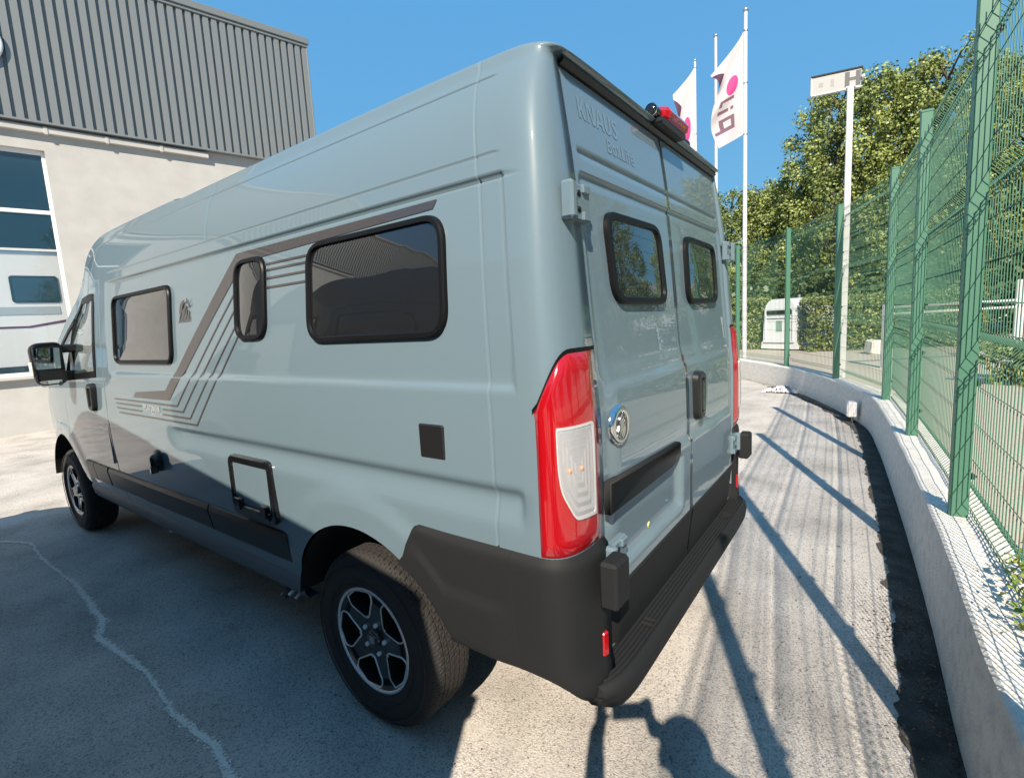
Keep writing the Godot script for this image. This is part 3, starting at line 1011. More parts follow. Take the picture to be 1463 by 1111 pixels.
func rear(van: Node3D) -> void:
	# dark panel added behind the doors so the gaps between them look black
	var s := begin(false)
	cbox(s, Vector3(0, 1.38, -0.13), Vector3(0.8, 0.88, 0.02), 0.002)
	build("dark_gap_backing", s, M.dark, van)
	for q in [-1, 1]:
		s = begin()
		var low := begin()
		var xs := []
		for k in 41: xs.append(lerpf(0.0035, 0.797, k / 40.0))
		for c in [0.11, 0.13, 0.745, 0.755, 0.765, 0.775, 0.785]: xs.append(c)
		xs.sort()
		var ys := []
		for k in 70: ys.append(0.555 + (2.287 - 0.555) * k / 69.0)
		for c in [0.755, 2.055, 2.06, 2.065, 2.07, 2.075, 1.98, 1.985, 1.99, 2.0, 2.005, 2.01, 1.36, 1.37, 1.38, 1.39, 1.40, 1.05, 1.06, 1.07, 1.08, 1.085, 0.8, 0.81, 0.82, 1.01, 1.02, 1.03]: ys.append(c)
		ys.sort()
		for i in xs.size() - 1:
			for j in ys.size() - 1:
				var v := []
				for k in [[i, j], [i + 1, j], [i + 1, j + 1], [i, j + 1]]:
					var x: float = q * xs[k[0]]
					var p := Vector3(x, ys[k[1]], rear_z(x, ys[k[1]]))
					v.append(p)
				if ys[j + 1] <= 0.7551: continue
				if q < 0: quad(s, v[0], v[1], v[2], v[3])
				else: quad(s, v[3], v[2], v[1], v[0])
		# returned edges
		for j in ys.size() - 1:
			if ys[j] < 0.7549: continue
			for x in [xs[0], xs[-1]]:
				var a := Vector3(q * x, ys[j], rear_z(q * x, ys[j]))
				var b := Vector3(q * x, ys[j + 1], rear_z(q * x, ys[j + 1]))
				quad(s, a, b, b - Vector3(0, 0, 0.05), a - Vector3(0, 0, 0.05))
		var door := build("rear_door", s, M.paint, van)
		# black lower cladding of the door
		low = begin(false)
		for i in xs.size() - 1:
			var x0: float = q * xs[i]
			var x1: float = q * xs[i + 1]
			var pr := [[0.535, -0.045], [0.54, -0.022], [0.70, -0.002], [0.75, 0.005], [0.757, -0.01]]
			for k in 4:
				var f := func(x: float, e: Array) -> Vector3: return Vector3(x, e[0], rear_z(x, 0.9 if x > 0 else 0.76) + e[1])
				quad(low, f.call(x0, pr[k]), f.call(x1, pr[k]), f.call(x1, pr[k + 1]), f.call(x0, pr[k + 1]))
		build("door_cladding", low, M.plastic, door)
		# window
		var o := rounded([Vector2(q * 0.632, 1.918), Vector2(q * 0.615, 1.628), Vector2(q * 0.135, 1.622), Vector2(q * 0.155, 1.922)], 0.075)
		var flat := func(p: Vector2, off: float) -> Vector3: return Vector3(p.x, p.y, slut(REAR_Z, p.y) - 0.014 + off)
		s = begin()
		ring(s, [onto(o, flat, -0.004), onto(inset(o, 0.001), flat, 0.014), onto(inset(o, 0.006), flat, 0.019), onto(inset(o, 0.022), flat, 0.019), onto(inset(o, 0.027), flat, 0.010)])
		var w := build("window", s, M.seal, door)
		s = begin()
		fill_dome(s, onto(inset(o, 0.026), flat, 0.012), 0.003, Vector3.BACK)
		build("pane", s, M.pane, w)
		# upper hinge, lower hinge
		for y in [1.90, 0.865]:
			s = begin(false)
			var c := corner(y, 0.92)
			c.x *= -q
			if y < 1: c += Vector3(-q * 0.095, 0, 0.004)
			cbox(s, c + Vector3(-q * 0.02, 0, 0.012), Vector3(0.055, 0.05, 0.014), 0.006)
			cbox(s, c + Vector3(q * 0.035, 0.0, 0.02), Vector3(0.016, 0.05, 0.02), 0.008)
			cbox(s, c + Vector3(-q * 0.045, 0.036, 0.024), Vector3(0.02, 0.012, 0.01), 0.003)
			cbox(s, c + Vector3(-q * 0.045, -0.036, 0.024), Vector3(0.02, 0.012, 0.01), 0.003)
			var hg := build("hinge", s, M.paint, door)
			s = begin()
			for yy in [-0.02, 0.022]:
				lathe(s, [Vector2(0, 0.002), Vector2(0.009, 0.002), Vector2(0.009, 0.0)], c + Vector3(-q * 0.01, yy, 0.026), Vector3(0, 0, 1), 12)
			build("hinge_hole", s, M.seal, hg)  # black discs stand for the hinge holes, dark by colour alone
			if y < 1:
				s = begin(false)
				cbox(s, Vector3(q * 0.86, 0.838, 0.048), Vector3(0.048, 0.07, 0.028), 0.009)
				build("rubber_stop", s, M.plastic, hg)
		if q < 0:
			# plate trim, screws, sticker, badge
			s = begin(false)
			var tp := PackedVector2Array([Vector2(-0.797, 1.105), Vector2(-0.157, 1.083), Vector2(-0.155, 1.03), Vector2(-0.25, 1.003), Vector2(-0.795, 1.003)])
			var dp := PackedVector2Array(tp)
			ring(s, [onto(tp, trim_map, 0.0), onto(tp, trim_map, 0.02), onto(inset(tp, 0.006), trim_map, 0.026)])
			var tt := Geometry2D.triangulate_polygon(inset(dp, 0.006))
			var tl := onto(inset(dp, 0.006), trim_map, 0.026)
			for i in range(0, tt.size(), 3): tri(s, tl[tt[i]], tl[tt[i + 1]], tl[tt[i + 2]])
			build("plate_trim", s, M.plastic, door)
			for x in [-0.70, -0.24]:
				s = begin()
				lathe(s, [Vector2(0, 0.006), Vector2(0.006, 0.005), Vector2(0.008, 0)], Vector3(x, 0.865, rear_z(x, 0.88) - 0.001), Vector3(0, 0, 1), 12)
				build("screw", s, M.chrome, door)
			s = begin()
			lathe(s, [Vector2(0, 0.002), Vector2(0.012, 0.002), Vector2(0.012, 0)], Vector3(-0.43, 0.835, rear_z(-0.43, 0.835)), Vector3(0, 0, 1), 16)
			build("inspection_sticker", s, mat(lin(0.5, 0.5, 0.16), 0.6), door)
			s = begin()
			var bc := Vector3(-0.69, 1.255, rear_z(-0.69, 1.255) - 0.004)
			lathe(s, [Vector2(0.043, 0.014), Vector2(0.05, 0.017), Vector2(0.062, 0.012), Vector2(0.066, 0)], bc, Vector3(0, 0, 1), 40)
			var bg := build("badge", s, M.chrome, door)
			s = begin()
			lathe(s, [Vector2(0, 0.013), Vector2(0.044, 0.013)], bc, Vector3(0, 0, 1), 40)
			build("badge_centre", s, M.decal, bg)
			s = begin(false)
			swallows(s, bc + Vector3(0, 0, 0.0135), Vector3.RIGHT, Vector3.UP, Vector3(0, 0, 0.003), 0.042)
			build("badge_swallows", s, M.chrome, bg)
			for t in [["KNAUS", -0.575, 2.20, 0.062], ["BoxLife", -0.43, 2.13, 0.045]]:
				var tm := TextMesh.new()
				var sf := SystemFont.new()
				sf.font_names = PackedStringArray(["Droid Sans"])
				sf.font_weight = 700
				tm.font = sf
				tm.text = t[0]
				tm.font_size = 64
				tm.pixel_size = t[3] / 46.0
				tm.depth = 0.0
				var mi := obj("lettering", tm, M.decal_faint, door)
				mi.position = Vector3(t[1], t[2], rear_z(t[1], t[2]) + 0.0014)
				mi.rotation = Vector3(-atan((rear_z(t[1], t[2] - 0.03) - rear_z(t[1], t[2] + 0.03)) / 0.06), 0, 0)
		else:
			s = begin(false)
			var hp := rounded([Vector2(0.065, 1.335), Vector2(0.07, 1.125), Vector2(0.165, 1.115), Vector2(0.18, 1.335)], 0.045)
			ring(s, [onto(hp, rear_map_flat, 0.0), onto(inset(hp, 0.003), rear_map_flat, 0.022), onto(inset(hp, 0.012), rear_map_flat, 0.03), onto(inset(hp, 0.03), rear_map_flat, 0.03), onto(inset(hp, 0.033), rear_map_flat, 0.012)])
			fill(s, onto(inset(hp, 0.033), rear_map_flat, 0.012))
			var hd := build("handle", s, M.black, door)
			s = begin(false)
			cbox(s, Vector3(0.125, 1.225, rear_z(0.1, 1.225) + 0.02), Vector3(0.016, 0.07, 0.012), 0.008)
			build("latch", s, M.gloss_black, hd)
	# black bar under the roof edge, stands in for the shadow there
	s = begin(false)
	for k in 20:
		var x0 := lerpf(-0.795, 0.795, k / 20.0)
		var x1 := lerpf(-0.795, 0.795, (k + 1) / 20.0)
		var pr := [Vector2(2.314, -0.108), Vector2(2.314, -0.091), Vector2(2.298, -0.085), Vector2(2.290, -0.098), Vector2(2.290, -0.14)]
		for j in 4:
			var g := func(x: float, p: Vector2) -> Vector3: return Vector3(x, p.x, p.y)
			quad(s, g.call(x0, pr[j]), g.call(x1, pr[j]), g.call(x1, pr[j + 1]), g.call(x0, pr[j + 1]))
	build("lip_shadow_bar", s, M.black, van)
	# third brake light with the camera beside it
	s = begin(false)
	var bo := Vector3(0.0, 2.352, -0.088)
	cbox(s, bo + Vector3(0.02, -0.034, 0.0), Vector3(0.14, 0.012, 0.042), 0.006)
	var bl := build("brake_light", s, M.black, van)
	s = begin(false)
	cbox(s, bo + Vector3(0.04, 0.002, 0.010), Vector3(0.125, 0.027, 0.045), 0.016, Basis(Vector3.RIGHT, 0.25))
	build("red_lens", s, M.red, bl)
	s = begin()
	lathe(s, [Vector2(0, 0.0), Vector2(0.018, 0.0), Vector2(0.022, 0.006), Vector2(0.022, 0.06), Vector2(0.022, 0.085)], bo + Vector3(-0.145, 0.0, 0.004), Vector3(1, 0, 0), 24)
	build("camera_housing", s, M.gloss_black, bl)
	s = begin()
	lathe(s, [Vector2(0.023, 0.0), Vector2(0.025, 0.004), Vector2(0.023, 0.008)], bo + Vector3(-0.145, 0.0, 0.004), Vector3(1, 0, 0), 24)
	build("chrome_ring", s, M.chrome, bl)
	# tail lights
	for q in [-1, 1]:
		var f := func(y: float, t: float, off: float) -> Vector3:
			var v: Vector3 = corner(y, t, off)
			v.x *= -q
			return v
		s = begin()
		var n := 28
		var g := func(i: int, j: int) -> Vector3:
			var t := lerpf(0.10, 0.99, i / float(n))
			var top := 1.35 + 0.15 * sin(clampf((t - 0.1) / 0.62, 0, 1) * PI / 2)
			var k := j / 20.0
			var y := lerpf(0.945, top, k)
			var edge: float = minf(minf(i, n - i) / 2.0, minf(j, 20 - j) / 1.0)
			return f.call(y, t, 0.002 + 0.014 * minf(edge, 1.0))
		for i in n:
			for j in 20:
				quad(s, g.call(i, j), g.call(i + 1, j), g.call(i + 1, j + 1), g.call(i, j + 1))
		var tail := build("tail_light", s, M.red, van)
		# clear insert: bright rim, silvered bowl with facets, bulb
		var outline := rounded([Vector2(0.38, 1.308), Vector2(0.38, 1.15), Vector2(0.62, 1.05), Vector2(0.90, 1.043), Vector2(0.90, 1.308)], [0.02, 0.09, 0.05, 0.012, 0.02], 7)
		var fm := func(p: Vector2, off: float) -> Vector3: return f.call(p.y, p.x, 0.0165 + off)
		s = begin(false)
		var op := PackedVector2Array()
		for i in outline.size():
			var a := outline[i]
			var b := outline[(i + 1) % outline.size()]
			var m := maxi(1, int(a.distance_to(b) / 0.02))
			for k in m: op.append(a.lerp(b, k / float(m)))
		ring(s, [onto(op, fm, 0.0), onto(op, fm, 0.004), onto(scaled(op, 0.94), fm, 0.004), onto(scaled(op, 0.94), fm, 0.001)])
		build("clear_rim", s, M.silver, tail)
		s = begin(false)
		s.set_smooth_group(-1)
		for k in 10:
			var la := scaled(op, 0.94 * (1.0 - k / 10.0))
			var lb := scaled(op, 0.94 * (1.0 - (k + 1) / 10.0) + 0.002)
			for i in la.size():
				var m := (i + 1) % la.size()
				quad(s, fm.call(la[i], 0.0012 + 0.0022 * (k % 2)), fm.call(la[m], 0.0012 + 0.0022 * (k % 2)), fm.call(lb[m], 0.0012 + 0.0022 * ((k + 1) % 2)), fm.call(lb[i], 0.0012 + 0.0022 * ((k + 1) % 2)))
		build("reflector_bowl", s, M.lens, tail)
		s = begin()
		for k in 6:
			var la := scaled(op, 0.94 * (1.0 - k / 6.0))
			var lb := scaled(op, 0.94 * (1.0 - (k + 1) / 6.0))
			for i in la.size():
				var m := (i + 1) % la.size()
				quad(s, fm.call(la[i], 0.007), fm.call(la[m], 0.007), fm.call(lb[m], 0.007), fm.call(lb[i], 0.007))
		build("clear_lens", s, M.lens_glass, tail)
		s = begin()
		for t in [0.55, 0.72]:
			var c: Vector3 = f.call(1.19, t, 0.019)
			lathe(s, [Vector2(0, 0.0045), Vector2(0.005, 0.004), Vector2(0.007, 0)], c, (f.call(1.19, t, 0.05) - c).normalized(), 12)
		build("bulb", s, M.amber, tail)
		s = begin(false)
		for k in 14:
			var t0 := lerpf(0.08, 1.0, k / 14.0)
			var t1 := lerpf(0.08, 1.0, (k + 1) / 14.0)
			var h := func(t: float) -> float: return 1.355 + 0.155 * sin(clampf((t - 0.1) / 0.62, 0, 1) * PI / 2)
			quad(s, f.call(h.call(t0) - 0.012, t0, 0.004), f.call(h.call(t1) - 0.012, t1, 0.004), f.call(h.call(t1), t1, 0.004), f.call(h.call(t0), t0, 0.004))
		build("light_gasket", s, M.seal, tail)

func scaled(p: PackedVector2Array, k: float) -> PackedVector2Array:
	var c := Vector2.ZERO
	for v in p: c += v
	c /= p.size()
	var out := PackedVector2Array()
	for v in p: out.append(c + (v - c) * k)
	return out

func trim_map(p: Vector2, off: float) -> Vector3: return Vector3(p.x, p.y, slut(REAR_Z, p.y) + 0.004 - 0.006 + off)

func rear_map_flat(p: Vector2, off: float) -> Vector3: return Vector3(p.x, p.y, -0.002 + off)

# oval emblem of two birds: dark strokes with gaps between them, small splinters above and below
func swallows(s: SurfaceTool, o: Vector3, ex: Vector3, ey: Vector3, ez: Vector3, r: float) -> void:
	var stroke := func(a: Vector2, b: Vector2, c: Vector2, w: float) -> void:
		var up := PackedVector2Array()
		var dn := PackedVector2Array()
		for t in 11:
			var k := t / 10.0
			var p := a.lerp(b, k).lerp(b.lerp(c, k), k)
			var d := (b - a).lerp(c - b, k).normalized()
			var h := w * sin(PI * pow(k, 0.8)) + 0.012
			up.append((p + Vector2(-d.y, d.x) * h) * r)
			dn.append((p - Vector2(-d.y, d.x) * h) * r)
		dn.reverse()
		up.append_array(dn)
		prism(s, up, o, ex, ey, ez)
	stroke.call(Vector2(-0.45, -0.15), Vector2(-0.35, 0.75), Vector2(0.15, 0.95), 0.13)
	stroke.call(Vector2(-0.55, -0.45), Vector2(-0.1, 0.35), Vector2(0.32, 0.62), 0.14)
	stroke.call(Vector2(-0.5, -0.72), Vector2(0.1, -0.1), Vector2(0.3, 0.42), 0.12)
	stroke.call(Vector2(-0.3, -0.85), Vector2(0.3, -0.5), Vector2(0.5, 0.3), 0.13)
	stroke.call(Vector2(-0.1, -0.95), Vector2(0.5, -0.75), Vector2(0.55, -0.05), 0.08)
	stroke.call(Vector2(-0.75, -0.5), Vector2(-0.6, -0.3), Vector2(-0.5, 0.05), 0.05)
	stroke.call(Vector2(-0.45, -1.0), Vector2(-0.3, -0.92), Vector2(-0.12, -0.75), 0.04)
	stroke.call(Vector2(0.35, 0.72), Vector2(0.38, 0.9), Vector2(0.42, 1.05), 0.05)
	stroke.call(Vector2(0.5, 0.5), Vector2(0.55, 0.62), Vector2(0.62, 0.72), 0.05)

func lower_trim(van: Node3D) -> void:
	for q in [-1.0, 1.0]:
		# quarter trim and bumper corner in one sweep from the arch to the door edge
		var cols := []
		for k in 22: cols.append([0, lerpf(-0.672, -0.132, k / 21.0)])
		for zz in [-0.573, -0.112]: pass
		for k in 15: cols.append([1, k / 14.0])
		var quarter := begin()
		var corn := begin()
		var g := []
		var NJ := 22
		for c in cols:
			var line := []
			var yt := 0.947
			var yb := 0.535
			var zc: float = c[1] if c[0] == 0 else -0.13
			if c[0] == 0:
				var rr := ARCH_R * ARCH_R - pow(zc - ARCHES[0].x, 2)
				if rr > 0: yb = maxf(yb, ARCHES[0].y + sqrt(rr) - 0.004)
				yt = lerpf(0.80, 0.947, sst(-0.672, -0.58, zc)) if zc < -0.58 else 0.947
				yb = minf(yb, yt - 0.005)
			else:
				yb = lerpf(0.535, 0.462, sst(0.0, 0.8, c[1]))
			for j in NJ + 1:
				var t := j / float(NJ)
				var y := lerpf(yb, yt, t)
				var off := 0.017
				var e := minf(t, 1.0 - t) * NJ
				if e < 1.5: off = lerpf(-0.006, 0.017, sqrt(clampf(e / 1.5, 0, 1)))
				if c[0] == 0:
					var r := Vector2(zc - ARCHES[0].x, y - ARCHES[0].y).length()
					off += 0.009 * maxf(sst(0.605, 0.585, r), sst(0.755, 0.735, y) * sst(-0.16, -0.3, zc))
					var p := Vector3(-(slut(SIDE_X, y) + off), y, side_z(y, zc))
					line.append(p)
				else:
					off += 0.010 * sst(0.60, 0.53, y) * sst(0.2, 0.8, c[1])
					line.append(corner(maxf(y, 0.44), c[1], off))
			g.append(line)
		for i in g.size() - 1:
			for j in NJ:
				var s: SurfaceTool = quarter if i < 19 else corn
				var w := Vector3(q * -1.0, 1, 1)
				if i == 18 or i == 19: pass
				quad(s, g[i][j] * w, g[i + 1][j] * w, g[i + 1][j + 1] * w, g[i][j + 1] * w)
		# inner return of the corner
		var l = g[-1]
		for j in NJ:
			var w := Vector3(q * -1.0, 1, 1)
			quad(corn, l[j] * w, (l[j] + Vector3(0.0, 0, -0.12)) * w, (l[j + 1] + Vector3(0.0, 0, -0.12)) * w, l[j + 1] * w)
		build("quarter_trim", quarter, M.plastic, van)
		var bc := build("bumper_corner", corn, M.plastic, van)
		var sm := begin()
		for j in NJ:   # shut line between the two
			var w := Vector3(q * -1.0, 1, 1)
			var a: Vector3 = g[19][j] * w
			var b: Vector3 = g[19][j + 1] * w
			var o := Vector3(q * 0.0006, 0, 0)
			quad(sm, a + o + Vector3(0, 0, -0.0018), a + o + Vector3(0, 0, 0.0018), b + o + Vector3(0, 0, 0.0018), b + o + Vector3(0, 0, -0.0018))
		build("shut_line", sm, M.dark, bc)
		var rs := begin(false)
		var c0 := corner(0.615, 0.95, 0.019)
		cbox(rs, Vector3(c0.x * -q, 0.625, c0.z - 0.002), Vector3(0.012, 0.038, 0.008), 0.004, Basis(Vector3.UP, q * 0.3))
		build("reflector", rs, M.red, bc)
		# side cladding strips, sill
		for seg in [[-1.435, -2.19], [-2.205, -3.77], [-3.80, -4.10], [-4.11, -4.29]]:
			var s := begin(false)
			var n := 10
			var pr := [Vector2(0.583, -0.004), Vector2(0.588, 0.014), Vector2(0.70, 0.018), Vector2(0.722, 0.010), Vector2(0.732, -0.008)]
			var f := func(zz: float, p: Vector2) -> Vector3: return Vector3(q * (slut(SIDE_X, p.x) + p.y), p.x, zz)
			for i in n:
				var z0 := lerpf(seg[0], seg[1], i / float(n))
				var z1 := lerpf(seg[0], seg[1], (i + 1) / float(n))
				for k in 4: quad(s, f.call(z0, pr[k]), f.call(z1, pr[k]), f.call(z1, pr[k + 1]), f.call(z0, pr[k + 1]))
			for zz in seg:
				for k in range(1, 4): tri(s, f.call(zz, pr[0]), f.call(zz, pr[k]), f.call(zz, pr[k + 1]))
			build("side_cladding", s, M.black, van)
		# sill under the cladding, its shade put into the paint colour
		var s2 := begin()
		var pr2 := [Vector2(0.40, 0.90), Vector2(0.40, 0.955), Vector2(0.43, 0.972), Vector2(0.50, 0.984), Vector2(0.515, 0.975)]
		for i in 12:
			var z0 := lerpf(-1.42, -4.40, i / 12.0)
			var z1 := lerpf(-1.42, -4.40, (i + 1) / 12.0)
			for k in 4:
				quad(s2, Vector3(q * pr2[k].y, pr2[k].x, z0), Vector3(q * pr2[k].y, pr2[k].x, z1), Vector3(q * pr2[k + 1].y, pr2[k + 1].x, z1), Vector3(q * pr2[k + 1].y, pr2[k + 1].x, z0))
		build("sill", s2, M.shaded_sill_paint, van)
	# step bumper
	var s := begin()
	var prof := [Vector2(-0.04, 0.425), Vector2(0.03, 0.408), Vector2(0.055, 0.415), Vector2(0.071, 0.45), Vector2(0.074, 0.49), Vector2(0.069, 0.512), Vector2(0.058, 0.521)]
	for k in 6:
		var z0 := 0.052 - k * 0.0125
		var yy := 0.523 + 0.0025 * k
		prof.append(Vector2(z0, yy)); prof.append(Vector2(z0 - 0.003, yy - 0.008)); prof.append(Vector2(z0 - 0.006, yy - 0.008)); prof.append(Vector2(z0 - 0.009, yy + 0.001))
	prof.append(Vector2(-0.06, 0.541))
	var nx := 44
	for i in nx:
		var v := []
		for x in [lerpf(-0.91, 0.91, i / float(nx)), lerpf(-0.91, 0.91, (i + 1) / float(nx))]:
			var line := []
			for p in prof:
				var e := pow(absf(x) / 0.91, 16)
				var zb := 0.045 * e
				line.append(Vector3(x, p.y + (0.045 * e if p.y < 0.48 else 0.0), p.x - zb * (1.0 if p.x > 0 else 0.0)))
			v.append(line)
		for j in prof.size() - 1:
			s.set_smooth_group(0 if j < 6 else j)
			quad(s, v[0][j], v[1][j], v[1][j + 1], v[0][j + 1])
	for q in [-1.0, 1.0]:
		s.set_smooth_group(-1)
		for j in range(1, prof.size() - 1):
			var f := func(k: int) -> Vector3: return Vector3(q * 0.91, prof[k].y + (0.045 if prof[k].y < 0.48 else 0.0), prof[k].x - (0.045 if prof[k].x > 0 else 0.0))
			tri(s, f.call(0), f.call(j), f.call(j + 1))
	var step := build("step_bumper", s, M.plastic, van)
	s = begin(false)
	cbox(s, Vector3(0, 0.543, -0.027), Vector3(0.79, 0.003, 0.008), 0.002)
	build("chequer_strip", s, M.alu_speckled, step)
	for q in [-1.0, 1.0]:
		for k in 2:
			s = begin(false)
			cbox(s, Vector3(q * (0.56 - k * 0.03), 0.531, 0.02), Vector3(0.004, 0.004, 0.02), 0.001)
			build("step_slot", s, M.dark, step)

func frame_window(parent: Node3D, c: Array, r: float, f: Callable) -> void:
	var o := rounded(c, r)
	var s := begin()
	ring(s, [onto(o, f, -0.003), onto(inset(o, 0.002), f, 0.012), onto(inset(o, 0.007), f, 0.018), onto(inset(o, 0.020), f, 0.018), onto(inset(o, 0.025), f, 0.009)])
	var w := build("window", s, M.seal, parent)
	s = begin()
	fill_dome(s, onto(inset(o, 0.024), f, 0.011), 0.006, f.call(c[0], 1.0) - f.call(c[0], 0.0))
	build("pane", s, M.pane, w)

func side_windows(van: Node3D) -> void:
	frame_window(van, [Vector2(-0.385, 1.928), Vector2(-1.135, 1.928), Vector2(-1.135, 1.552), Vector2(-0.385, 1.552)], 0.095, flat_left)
	frame_window(van, [Vector2(-1.442, 1.93), Vector2(-1.705, 1.93), Vector2(-1.705, 1.575), Vector2(-1.442, 1.575)], 0.085, flat_left)
	frame_window(van, [Vector2(-2.415, 1.895), Vector2(-3.32, 1.895), Vector2(-3.32, 1.468), Vector2(-2.415, 1.468)], 0.075, flat_left)
	frame_window(van, [Vector2(-0.385, 1.928), Vector2(-1.135, 1.928), Vector2(-1.135, 1.552), Vector2(-0.385, 1.552)], 0.095, flat_right)
	frame_window(van, [Vector2(-2.3, 1.895), Vector2(-3.25, 1.895), Vector2(-3.25, 1.468), Vector2(-2.3, 1.468)], 0.075, flat_right)

# a sticker: polygon in (z, y) laid on the side of the van
func sticker(parent: Node3D, called: String, poly: PackedVector2Array, m: Material, side := -1.0) -> void:
	var s := begin()
	for piece in slices(poly):
		var t := Geometry2D.triangulate_polygon(piece)
		for i in range(0, t.size(), 3):
			var v := []
			for k in 3:
				var p: Vector2 = piece[t[i + k]]
				var x := slut(SIDE_X, p.y) - 0.011 * sst(1.395, 1.425, p.y) * sst(2.0, 1.985, p.y) + 0.0025
				v.append(Vector3(side * x, p.y, side_z(p.y, p.x)))
			tri(s, v[0], v[1], v[2])
	build(called, s, m, parent)

func slices(poly: PackedVector2Array) -> Array:
	var out := []
	var lo := 9.0
	var hi := -9.0
	for p in poly:
		lo = minf(lo, p.y); hi = maxf(hi, p.y)
	var y := floorf(lo / 0.03) * 0.03
	while y < hi:
		for piece in Geometry2D.intersect_polygons(poly, PackedVector2Array([Vector2(-9, y), Vector2(9, y), Vector2(9, y + 0.03), Vector2(-9, y + 0.03)])):
			out.append(piece)
		y += 0.03
	return out

func decals(van: Node3D) -> void:
	sticker(van, "wide_stripe", PackedVector2Array([Vector2(-0.42, 1.968), Vector2(-1.70, 1.962), Vector2(-2.535, 1.325), Vector2(-2.995, 1.30), Vector2(-3.035, 1.268), Vector2(-2.495, 1.272), Vector2(-1.635, 1.918), Vector2(-0.44, 1.942)]), M.decal)
	var lows := [1.245, 1.217, 1.187, 1.158]
	var bends := [-2.40, -2.33, -2.25, -2.175]
	var tops := [1.887, 1.862, 1.828, 1.790]
	for i in 4:
		var yl: float = lows[i]
		var zb: float = bends[i]
		var yt: float = tops[i]
		var zt: float = zb + (yt - yl) / [0.8, 0.82, 0.86, 0.92][i]
		var h := 0.0045
		var parts := []
		if i == 1 or i == 2:
			parts.append([Vector2(-3.36, yl), Vector2(-2.93, yl)])
			parts.append([Vector2(-2.60, yl), Vector2(zb, yl)])
		else:
			parts.append([Vector2(-3.38 + 0.02 * i, yl), Vector2(zb, yl)])
		parts.append([Vector2(zb, yl), Vector2(zt, yt)])
		parts.append([Vector2(zt, yt), Vector2(-1.125, yt)])
		for p in parts:
			var d: Vector2 = (p[1] - p[0]).normalized()
			var nn := Vector2(-d.y, d.x) * h
			var e := d * h * 0.5
			sticker(van, "thin_stripe", PackedVector2Array([p[0] - e - nn, p[1] + e - nn, p[1] + e + nn, p[0] - e + nn]), M.decal)
	for t in [["PLATINUM", 0.034, -2.765, 1.213, 700, "Droid Sans"], ["Selection", 0.026, -2.70, 1.182, 400, "Droid Serif"]]:
		var tm := TextMesh.new()
		var sf := SystemFont.new()
		sf.font_names = PackedStringArray([t[5]])
		sf.font_weight = t[4]
		sf.font_italic = t[4] == 400
		tm.font = sf
		tm.text = t[0]
		tm.font_size = 64
		tm.pixel_size = t[1] / 46.0
		tm.depth = 0.001
		var mi := obj("lettering", tm, M.decal_light, van)
		mi.position = Vector3(-1.0245, t[3], t[2])
		mi.rotation = Vector3(0, -PI / 2, 0)
	var s := begin(false)
	swallows(s, flat_left(Vector2(-2.25, 1.715), 0.001), Vector3(0, 0, 1.4), Vector3(0, 1, 0), Vector3(-0.002, 0, 0), 0.085)
	build("swallow_emblem", s, M.decal, van)

